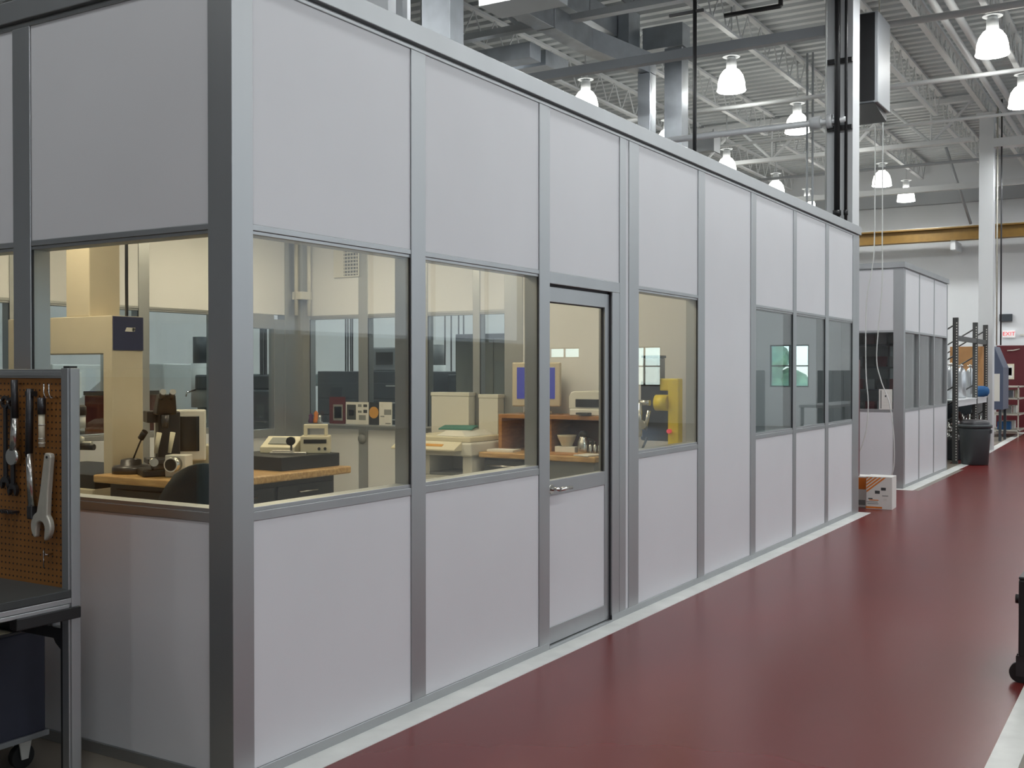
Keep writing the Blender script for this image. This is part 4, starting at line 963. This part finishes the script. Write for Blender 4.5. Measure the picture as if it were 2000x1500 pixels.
MB(O).box(-0.37, -0.09, 21.56, 21.84, 0, 7.0).obj('shaft', STEELW, t2, bevel=0.004)
MB(O).box(-0.42, -0.04, 21.5, 21.9, 7.0, 7.05).obj('cap_plate', STEELW, t2)
for k, dx in enumerate((0.02, 0.10)):
    p = MB().cyl((-0.04+dx, 21.6, 2.2), (-0.04+dx, 21.6, 7.3), 0.016, n=8).obj('conduit', (FORGED, DARKST)[k]); tag(p, ('pale', 'dark')[k] + ' conduit running down the right side of the distant column', 'conduit')
# unit heater behind the piped column
uh = thing('unit_heater', 'black fronted hanging unit heater behind the piped column', 'heater', (-0.39, 11.4, 5.06))
MB().box(-0.32, 0.29, -0.30, -0.28, 0.03, 1.13).obj('front_grille', BLACK, uh)
MB().box(-0.32, 0.33, -0.28, 0.40, 0.0, 1.15).obj('housing', STEELG, uh, bevel=0.01)
MB().wedge([(-0.32, -0.3, -0.01), (0.29, -0.3, -0.01), (0.29, 0.38, -0.12), (-0.32, 0.38, -0.12)], [(-0.32, -0.3, 0.0), (0.29, -0.3, 0.0), (0.29, 0.38, -0.005), (-0.32, 0.38, -0.005)]).obj('lower_louver', BLACK, uh)
for x in (-0.28, 0.28): MB().cyl((x, 0, 1.15), (x, 0, 2.5), 0.01, n=6).obj('hanger_rod', FORGED, uh)

# crane runway beam along x near the far wall
cr = thing('crane_rail', 'ochre overhead crane beam crossing in front of the far wall', 'crane beam', (-4, 28.5, 5.2))
MB().box(-6, 12, -0.15, 0.15, 0.0, 0.04).box(-6, 12, -0.15, 0.15, 0.32, 0.36).box(-6, 12, -0.02, 0.02, 0.04, 0.32).obj('beam', CRANE, cr)
MB().box(-6, 12, -0.03, 0.03, 0.36, 0.39).obj('rail', FORGED, cr)
for x in (-5.0, 2.0, 9.0): MB().box(x-0.06, x+0.06, -0.1, 0.95, -0.25, 0.0).obj('bracket', STEELW, cr)
br_ = MB().tube([(-1.95, 27.0, 7.45), (-1.55, 28.4, 5.62)], 0.04, 8).obj('brace_strut', STEELG); tag(br_, 'slanting grey strut from the roof down to the ochre crane beam', 'strut')
for k, (x, y) in enumerate(((-2.55, 16.6), (-2.45, 16.6))):
    p = MB().cyl((x, y, 3.2), (x, y, 7.4), 0.02, n=8).obj('drop_pipe', STEELG); tag(p, ('left', 'right')[k] + ' one of two thin grey drop pipes above the far booth', 'pipe')
wb_ = MB().box(-8, 3, HY1-0.20, HY1-0.02, 6.35, 6.75).obj('wall_duct', STEELG); tag(wb_, 'grey duct running along the top of the far wall', 'duct')
wc = MB().box(-0.45, 2.5, HY1-0.035, HY1-0.005, 2.62, 2.67).obj('wall_conduit', LGREY); tag(wc, 'thin pale conduit along the far wall beside the exit sign', 'conduit')

# open web joists (along y)
def joist(y0, y1, zt, dep, x=0.0, n=None):
    mb_t = MB(); mb_b = MB(); mb_w = MB()
    mb_t.box(-0.05, 0.05, y0, y1, zt-0.045, zt); mb_b.box(-0.045, 0.045, y0+0.5, y1-0.5, zt-dep, zt-dep+0.04)
    n = n or int((y1-y0)/0.62)
    st_ = (y1-y0-0.1)/n
    for k in range(n):
        a = y0+0.05+st_*k; m_ = a+st_/2; b = a+st_
        mb_w.cyl((0, a, zt-0.03), (0, m_, zt-dep+0.03), 0.013, n=5); mb_w.cyl((0, m_, zt-dep+0.03), (0, b, zt-0.03), 0.013, n=5)
    return mb_t, mb_b, mb_w
JX = [-10.2, -8.4, -6.6, -4.8, -3.0+0.1, -1.15, 0.75, 2.4]
def make_joist(y0, y1, label, grp):
    t = thing('roof_joist', label, 'joist', (JX[0], 0, 0), 0, grp)
    a, b, c = joist(y0, y1, HZ, 0.55)
    a.obj('top_chord', STEELW, t); b.obj('bottom_chord', STEELW, t); c.obj('web', STEELW, t)
    for x in JX[1:]: dup(t, (x, 0, 0))
make_joist(10.45, 21.6, 'white open-web roof joist over the aisle bay before the distant column', 'roof joists of the nearer bay')
make_joist(21.8, 29.4, 'white open-web roof joist over the last bay before the far wall', 'roof joists of the far bay')
def girder(y, label, zt, dep, x0=HX0+0.3, x1=-0.48):
    t = thing('joist_girder', label, 'girder', (0, y, 0))
    MB().box(x0, x1, -0.07, 0.07, zt-0.09, zt).obj('top_chord', STEELW, t)
    MB().box(x0, x1, -0.07, 0.07, zt-dep, zt-dep+0.09).obj('bottom_chord', STEELW, t)
    w = MB(); n = int((x1-x0)/1.55); s = (x1-x0)/n
    for k in range(n):
        a = x0+s*k
        w.cyl((a, 0, zt-0.05), (a+s/2, 0, zt-dep+0.05), 0.035, n=6); w.cyl((a+s/2, 0, zt-dep+0.05), (a+s, 0, zt-0.05), 0.035, n=6)
        w.cyl((a+s/2, 0, zt-dep+0.05), (a+s/2, 0, zt-0.05), 0.022, n=6)
    w.obj('web', STEELW, t)
girder(21.7, 'white steel joist girder resting on the distant column', 7.46, 0.95)
girder(10.35, 'white steel joist girder resting on the piped column', 7.46, 0.95)
# lattice truss and twin pipes running along the aisle at the column line
lt = thing('lattice_truss', 'white lattice truss running down the aisle over the distant column', 'truss', (-0.25, 0, 0))
a, b, c = joist(10.5, 29.3, 7.40, 0.34, n=44)
a.obj('top_chord', STEELW, lt); b.obj('bottom_chord', STEELW, lt); c.obj('web', STEELW, lt)
for k, (x, z, r) in enumerate(((0.12, 7.02, 0.055), (0.32, 7.05, 0.06))):
    p = MB().cyl((x, 10.5, z), (x, 24.5, z), r, n=12).obj('overhead_pipe', STEELW); tag(p, ('left', 'right')[k] + ' one of two white overhead pipes beside the lattice truss', 'pipe')
bm2 = MB().box(-0.1, 6, 21.55, 21.85, 6.32, 6.5).obj('tie_beam', STEELW); tag(bm2, 'white tie beam from the distant column out of the picture to the right', 'beam')
# x-direction beams and pipes
for (nm, x0, x1, y, z, r, m, lab, cat) in (
    ('tie_beam', -6.2, -0.46, 10.30, 5.80, 0.06, STEELG, 'grey tie beam reaching from the ducts to the piped column', 'beam'),
    ('sprinkler_pipe', -9, -0.2, 10.12, 4.66, 0.04, STEELW, 'white sprinkler pipe ending at a coupling on the piped column', 'pipe'),
    ('sprinkler_pipe', -9, 5, 14.6, 6.10, 0.035, STEELW, 'white sprinkler pipe crossing behind the heater between two lamps', 'pipe'),
    ('sprinkler_pipe', -9, 5, 19.6, 6.55, 0.03, STEELW, 'slim white sprinkler pipe crossing before the distant girder', 'pipe'),
    ('tie_beam', -9, 6, 25.9, 6.25, 0.07, STEELW, 'white tie beam crossing just before the far wall ducts', 'beam'),
    ('sprinkler_pipe', -9, 6, 23.4, 6.42, 0.035, STEELG, 'grey sprinkler pipe crossing beyond the distant column', 'pipe'),
    ('sprinkler_pipe', -0.4, 6, 12.9, 6.55, 0.05, STEELW, 'thick white pipe crossing at the top right under the deck', 'pipe')):
    p = MB()
    if nm == 'tie_beam': p.box(x0, x1, y-r, y+r, z-r, z+r)
    else: p.cyl((x0, y, z), (x1, y, z), r, n=12)
    if 'coupling' in lab: p.cyl((-0.62, y, z), (-0.50, y, z), 0.075, n=14); p.cyl((-0.42, y, z), (-0.36, y, z), 0.085, n=14)
    o = p.obj(nm, m); tag(o, lab, cat)
gb_ = thing('box_girder', 'short deep grey girder with a bolted end plate behind the ducts', 'girder', (-5.2, 16.1, 5.72))
MB().box(-2.4, 1.1, -0.1, 0.1, 0, 0.34).obj('web_plate', STEELG, gb_); MB().box(1.1, 1.13, -0.16, 0.16, -0.03, 0.37).obj('end_plate', STEELG, gb_)
# ducts above the booth
def duct(name, label, boxes, m=GALV, seams=()):
    t = thing(name, label, 'duct', boxes[0][0:1]+(boxes[0][2], boxes[0][4])); O = tuple(t.location)
    for q in boxes: MB(O).box(*q).obj('duct_section', m, t, bevel=0.004)
    for q in seams: MB(O).box(*q).obj('seam', STEELG, t)
    return t
RF = ZT+0.10
duct('vertical_duct', 'square galvanized duct rising from the booth roof left of the big ducts', [(-3.24, -2.90, 5.73, 5.97, RF, 7.4)], GALV, [(-3.245, -2.895, 5.725, 5.975, 4.06, 4.075)])
duct('vertical_duct', 'bright white wrapped duct rising from the booth roof, leftmost of the ducts', [(-3.95, -3.56, 5.60, 5.98, RF, 7.4)], HALLW)
p = MB().box(-3.46, -3.38, 5.60, 5.68, RF, 7.4).obj('duct_stand', STEELG); tag(p, 'thin grey post between the white and galvanized ducts', 'post')
duct('vertical_duct', 'slim galvanized drop duct, left of the pair beyond the booth', [(-3.76, -3.56, 11.95, 12.17, 0.0, 6.12)], GALV, [(-3.765, -3.555, 11.945, 12.175, z, z+0.015) for z in (4.3, 5.0)])
duct('vertical_duct', 'slim galvanized drop duct, right of the pair beyond the booth', [(-3.42, -3.14, 12.16, 12.42, 0.0, 6.50)], GALV, [(-3.425, -3.135, 12.155, 12.425, z, z+0.015) for z in (4.3, 4.9)])
t = duct('horizontal_duct', 'low galvanized duct running back and tapering into the left drop duct', [(-4.26, -4.0, 4.6, 10.95, 6.28, 6.58)], GALV, [(-4.265, -3.995, y, y+0.03, 6.275, 6.585) for y in (6.4, 8.2, 9.8)])
MB(tuple(t.location)).wedge([(-4.26, 10.95, 6.28), (-4.0, 10.95, 6.28), (-3.56, 11.95, 6.12), (-3.76, 12.17, 6.12)], [(-4.26, 10.95, 6.58), (-4.0, 10.95, 6.58), (-3.56, 11.95, 6.42), (-3.76, 12.17, 6.42)]).obj('taper', GALV, t)
MB(tuple(t.location)).box(-3.76, -3.56, 11.955, 12.17, 6.13, 6.42).obj('elbow', GALV, t)
duct('horizontal_duct', 'main galvanized trunk duct hanging highest under the roof', [(-4.31, -3.98, 4.6, 11.7, 6.66, 7.0), (-4.22, -3.80, 11.72, 12.12, 6.52, 7.06)], GALV, [(-4.315, -3.975, y, y+0.03, 6.655, 7.005) for y in (6.0, 7.6, 9.2, 10.8)])
duct('horizontal_duct', 'galvanized branch duct from the trunk across to the right drop duct', [(-3.78, -3.13, 12.16, 12.46, 6.52, 6.86)], GALV)
duct('horizontal_duct', 'flat wide galvanized duct below the trunk at the booth edge', [(-7.6, -4.48, 9.98, 10.28, 6.0, 6.22), (-7.6, -4.48, 10.42, 11.1, 6.0, 6.22)], GALV)
duct('horizontal_duct', 'white boxed duct cut off by the top edge of the picture', [(-3.62, -2.74, 7.35, 7.85, 5.80, 6.3)], STEELW)
dp = thing('drop_pipe', 'black vertical pipe with a short crossbar standing above the booth', 'pipe', (-1.37, 8.25, RF))
MB().cyl((0, 0, 0), (0, 0, 2.45), 0.022, n=10).obj('riser', BLACK, dp); MB().box(-0.30, 0.10, -0.015, 0.015, 2.28, 2.31).obj('crossbar', BLACK, dp)
p = MB().box(-2.0, 0.5, 10.9, 10.95, 6.55, 6.62).obj('black_rail', BLACK) if False else None
p = MB().cyl((-2.6, 12.5, 6.95), (-1.75, 12.5, 6.95), 0.035, n=10).cyl((-1.75, 12.5, 6.95), (-1.75, 12.5, 7.5), 0.035, n=10).obj('gas_pipe', BLACK); tag(p, 'black horizontal pipe under the roof deck above the lamp', 'pipe')

# ------------------------------------------------------------------ high bay lamps
def make_lamp(loc, label, grp):
    t = thing('high_bay_lamp', label, 'lamp', loc, 0, grp)
    n = 24
    MB().lathe((0, 0, 0), [(0.225, 0.0), (0.235, 0.01), (0.225, 0.03), (0.215, 0.14), (0.185, 0.25), (0.13, 0.33), (0.085, 0.36)], n, cap=False).obj('shade', LAMP, t)
    MB().lathe((0, 0, 0.36), [(0.085, 0), (0.085, 0.14), (0.06, 0.18), (0.03, 0.19)], 16).obj('ballast', STEELW, t)
    MB().lathe((0, 0, 0.55), [(0.14, 0), (0.14, 0.012)], 16).cyl((0, 0, 0.55), (0, 0, HZ-loc[2]), 0.014, n=8).obj('hanger', STEELW, t)
    return t
LZ = 6.19
GX = [-8.6, -5.65, -3.0, 0.9, 4.6, 8.3]
GY = [-5.4, -1.6, 2.9, 6.9, 10.4, 13.9, 17.5, 20.9, 24.5, 27.3]
proto = None
rown = {10.4: 'x', 13.9: 'in the nearest visible row', 17.5: 'in the second visible row', 20.9: 'in the third visible row', 24.5: 'in the fourth visible row', 27.3: 'in the last row by the far wall'}
coln = {-5.65: 'left line over booths', -3.0: 'middle line', 0.9: 'line over aisle'}
for x in (-5.65, -3.0, 0.9):
    for y in GY:
        if y < 13: continue
        if x > 0 and y > 18: continue
        lab = 'lit bell lamp %s, %s' % (coln[x], rown[y])
        if proto is None: proto = make_lamp((x, y, LZ), lab, 'high bay lamps under the roof')
        else: dup(proto, (x, y, LZ), label=lab)
def area(name, loc, rot, size, power, col, shape='DISK', sy=None):
    l = bpy.data.lights.new(name, 'AREA'); l.shape = shape; l.size = size; l.energy = power; l.color = col
    if sy: l.size_y = sy
    o = bpy.data.objects.new(name, l); COL.objects.link(o); o.location = loc; o.rotation_euler = rot
    return o
HP = 49.0
for x in GX:
    for y in GY:
        if y < 0 and x < -4: continue
        k = 0.5 if y < -3 else 0.9 if y < 0 else 1.0
        area('lamp_light', (x, y, LZ+0.05), (0, 0, 0), 0.40, HP*k, (0.96, 0.985, 0.99))
# area light inside the unseen right wall glazing, added as daylight
area('daylight', (HX1-0.05, 8.75, 4.5), (0, PI/2, 0), 3.6, 400, (0.86, 0.93, 1.0), 'RECTANGLE', 40)
# office ceiling fixtures
for x in (-3.7, -1.4):
    for y in (1.5, 4.2):
        area('office_light', (x, y, ZT-0.03), (0, 0, 0), 0.6, 31, (1.0, 0.83, 0.57), 'RECTANGLE', 1.2)
area('end_room_fill', (-1.2, 8.0, ZT-0.03), (0, 0, 0), 0.6, 15, (0.92, 1.0, 0.97), 'RECTANGLE', 1.2)  # added fill light without a fixture, lifts the right windows with a greenish tint

# ------------------------------------------------------------------ machine shop beyond the booth windows
def machining_centre(label, loc, rz, m1=MACHW, m2=MACHD):
    t = thing('machining_centre', label, 'machine tool', loc, rz)
    MB().box(-1.1, 1.1, -0.6, 0.7, 0.0, 0.95).obj('base', m2, t, bevel=0.02)
    MB().prism([(-0.6, 0.95), (0.7, 0.95), (0.7, 1.75), (0.15, 1.75), (-0.35, 1.35), (-0.6, 1.30)], 'x', -1.1, 1.1).obj('enclosure', m1, t, bevel=0.015)
    dr = MB().wedge([(-0.5, -0.612, 1.0), (0.4, -0.612, 1.0), (0.4, -0.60, 1.0), (-0.5, -0.60, 1.0)], [(-0.5, -0.612, 1.28), (0.4, -0.612, 1.28), (0.4, -0.60, 1.28), (-0.5, -0.60, 1.28)]).obj('sliding_door', LGREY, t)
    MB().tube([(0.3, -0.612, 1.05), (0.3, -0.65, 1.05), (0.3, -0.65, 1.22), (0.3, -0.612, 1.22)], 0.012).obj('handle', BLACK, dr)
    MB().box(0.75, 1.08, -0.70, -0.55, 1.05, 1.65).obj('control_panel', LGREY, t, bevel=0.01)
    MB().box(-1.0, 1.0, -0.75, -0.6, 0.55, 0.60).obj('chip_tray', FORGED, t)
    return t
def knee_mill(label, loc, rz, m=MACHG):
    t = thing('milling_machine', label, 'machine tool', loc, rz)
    MB().box(-0.4, 0.4, -0.5, 0.5, 0, 0.18).obj('base', m, t, bevel=0.02)
    MB().wedge([(-0.3, 0.0, 0.18), (0.3, 0.0, 0.18), (0.3, 0.5, 0.18), (-0.3, 0.5, 0.18)], [(-0.2, 0.1, 1.45), (0.2, 0.1, 1.45), (0.2, 0.45, 1.45), (-0.2, 0.45, 1.45)]).obj('column', m, t, bevel=0.02)
    MB().box(-0.2, 0.2, -0.45, 0.05, 0.55, 0.95).obj('knee', m, t, bevel=0.02)
    MB().box(-0.65, 0.65, -0.42, -0.15, 0.98, 1.06).obj('table', CHROME, t, bevel=0.004)
    MB().box(-0.16, 0.16, -0.55, 0.55, 1.45, 1.62).obj('ram', m, t, bevel=0.02)
    MB().cyl((0, -0.5, 1.25), (0, -0.5, 1.75), 0.13, n=20).cyl((0, -0.5, 1.12), (0, -0.5, 1.25), 0.06).obj('head', MACHW, t)
    MB().cyl((0, -0.5, 1.75), (0, -0.5, 2.05), 0.11, n=20).obj('motor', m, t)
    MB().cyl((0.65, -0.28, 1.0), (0.72, -0.28, 1.0), 0.10, n=20).obj('hand_wheel', CHROME, t)
    MB().tube([(0.12, -0.55, 1.45), (0.24, -0.62, 1.42), (0.26, -0.62, 1.38)], 0.01).obj('quill_lever', CHROME, t)
    for k, x in enumerate((-0.10, 0.0, 0.12, 0.2)): MB().cyl((x, 0.2, 1.62), (x, 0.2, 3.0), 0.012, n=6).obj('air_line', DARKST, t)
    return t
machining_centre('white hooded lathe framed by the back window above the microscope', (-7.9, 6.4, 0), -1.2)
machining_centre('white machine with sloped hood seen under the measuring machine beam', (-10.2, 6.6, 0), -1.2, MACHW, MGREY)
knee_mill('grey milling machine seen through the glass door in the back wall', (-8.5, 9.0, 0), -0.7)
knee_mill('milling machine with air lines framed by the left partition window', (-7.2, 9.05, 0), -0.55)
knee_mill('milling machine behind the drawer cabinet in the right partition window', (-4.75, 9.9, 0), -0.2, MACHG)
tcb = thing('tool_cabinet', 'dark blue-black drawer cabinet behind the partition windows', 'tool cabinet', (-3.75, 8.3, 0), 0.0)
MB().box(-0.75, 0.75, -0.3, 0.3, 0, 1.62).obj('body', MACHD, tcb, bevel=0.01)
for k in range(7):
    dr = MB().box(-0.72, 0.72, -0.312, -0.298, 0.10+0.21*k, 0.29+0.21*k).obj('drawer', MACHD, tcb, bevel=0.003)
    MB().box(-0.35, 0.35, -0.33, -0.312, 0.24+0.21*k, 0.258+0.21*k).obj('handle', LGREY, dr)
tc3 = thing('tool_cabinet', 'low charcoal drawer cabinet beyond the left partition window', 'tool cabinet', (-5.45, 8.0, 0), 0.1)
MB().box(-0.85, 0.85, -0.3, 0.3, 0, 1.66).obj('body', MACHD, tc3, bevel=0.01)
for k in range(7):
    dr = MB().box(-0.82, 0.82, -0.312, -0.298, 0.06+0.21*k, 0.25+0.21*k).obj('drawer', MACHD, tc3, bevel=0.003)
    MB().box(0.2, 0.7, -0.33, -0.312, 0.21+0.21*k, 0.225+0.21*k).obj('handle', LGREY, dr)
cbx = thing('control_box', 'light grey control box standing on the charcoal drawer cabinet', 'control box', (-5.35, 8.0, 1.66), 0.1)
MB().box(-0.22, 0.22, -0.15, 0.15, 0, 0.30).obj('housing', MGREY, cbx, bevel=0.02)
MB().box(-0.15, 0.10, -0.156, -0.149, 0.08, 0.24).obj('screen', SCREEND, cbx)
knee_mill('grey milling machine partly hidden by the mullion of the left partition window', (-6.3, 10.6, 0), 0.3, MGREY)
knee_mill('dark milling machine seen beside the white lathe through the back window', (-5.9, 6.0, 0), -1.0, MACHD)
bp_ = thing('locker', 'tall dark locker filling the rightmost partition window', 'locker', (-2.85, 6.75, 0), 0.0)
MB().box(-0.48, 0.48, -0.3, 0.3, 0, 2.05).obj('body', MACHD, bp_, bevel=0.01)
MB().box(-0.46, 0.0, -0.315, -0.3, 0.06, 2.0).obj('door', MGREY, bp_, bevel=0.004); MB().box(0.01, 0.46, -0.315, -0.3, 0.06, 2.0).obj('door', MGREY, bp_, bevel=0.004)
wbx = thing('maroon_chest', 'maroon chest standing beyond the back window left of the white lathe', 'chest', (-6.0, 4.35, 0), -1.2)
MB().box(-0.28, 0.28, -0.25, 0.25, 0, 1.42).obj('body', MAROON, wbx, bevel=0.01); MB().box(-0.28, 0.28, -0.26, 0.26, 1.42, 1.46).obj('lid', MACHD, wbx)
wbd = MB().box(-0.30, 0.30, 0.0, 0.04, 1.46, 2.3).obj('white_board', MACHW); wbd.location = (-6.15, 4.40, 0); wbd.rotation_euler = (0, 0, -1.2); tag(wbd, 'pale blue-white board above the maroon chest', 'board')
# things across the aisle that the glass mirrors
tcm = thing('tool_cabinet', 'charcoal storage cabinet across the aisle mirrored in the first of the right windows', 'tool cabinet', (4.4, 17.9, 0))
MB().box(-0.18, 0.2, -1.5, 1.5, 0, 1.68).obj('body', MACHD, tcm, bevel=0.01)
for k in range(3): MB().box(-0.2, -0.18, -1.46+1.0*k, -0.54+1.0*k, 0.05, 1.66).obj('door', MACHD, tcm, bevel=0.004)
dup(tcm, (4.4, 26.2, 0), label='charcoal storage cabinet across the aisle mirrored in the last of the right windows')
mb_ = thing('work_table', 'long white topped work table across the aisle', 'table', (3.35, 21.9, 0))
MB().box(-0.35, 0.35, -1.8, 1.8, 0.88, 0.94).obj('top', MGREY, mb_, bevel=0.004)
for x in (-0.33, 0.27):
    for y in (-1.75, 1.69): MB().box(x, x+0.06, y, y+0.06, 0, 0.88).obj('leg', DARKST, mb_)

# ------------------------------------------------------------------ world and camera
w = bpy.data.worlds.new('world'); SC.world = w; w.use_nodes = True
nt = w.node_tree; bg = nt.nodes['Background']
sky = nt.nodes.new('ShaderNodeTexSky'); sky.sky_type = 'HOSEK_WILKIE'; sky.turbidity = 4.0
nt.links.new(sky.outputs['Color'], bg.inputs['Color']); bg.inputs['Strength'].default_value = 24.0

cd = bpy.data.cameras.new('camera'); co = bpy.data.objects.new('camera', cd); COL.objects.link(co)
cd.sensor_width = 36.0; cd.lens = 2135.0/2000.0*36.0; cd.clip_start = 0.05; cd.clip_end = 200
yaw, pitch = math.radians(31.26), math.atan(25.0/2135.0)
co.location = (3.172, -3.106, EYE)
co.rotation_euler = (PI/2 - pitch, 0, yaw)
SC.camera = co
vs = SC.view_settings
vs.view_transform = 'Standard'; vs.look = 'None'; vs.gamma = 1.0; vs.use_curve_mapping = False; vs.exposure = 0.0
SC.cycles.use_denoising = True
SC.cycles.max_bounces = 10; SC.cycles.diffuse_bounces = 4; SC.cycles.glossy_bounces = 4; SC.cycles.transparent_max_bounces = 24
SC.cycles.sample_clamp_indirect = 6.0; SC.cycles.caustics_reflective = False; SC.cycles.caustics_refractive = False
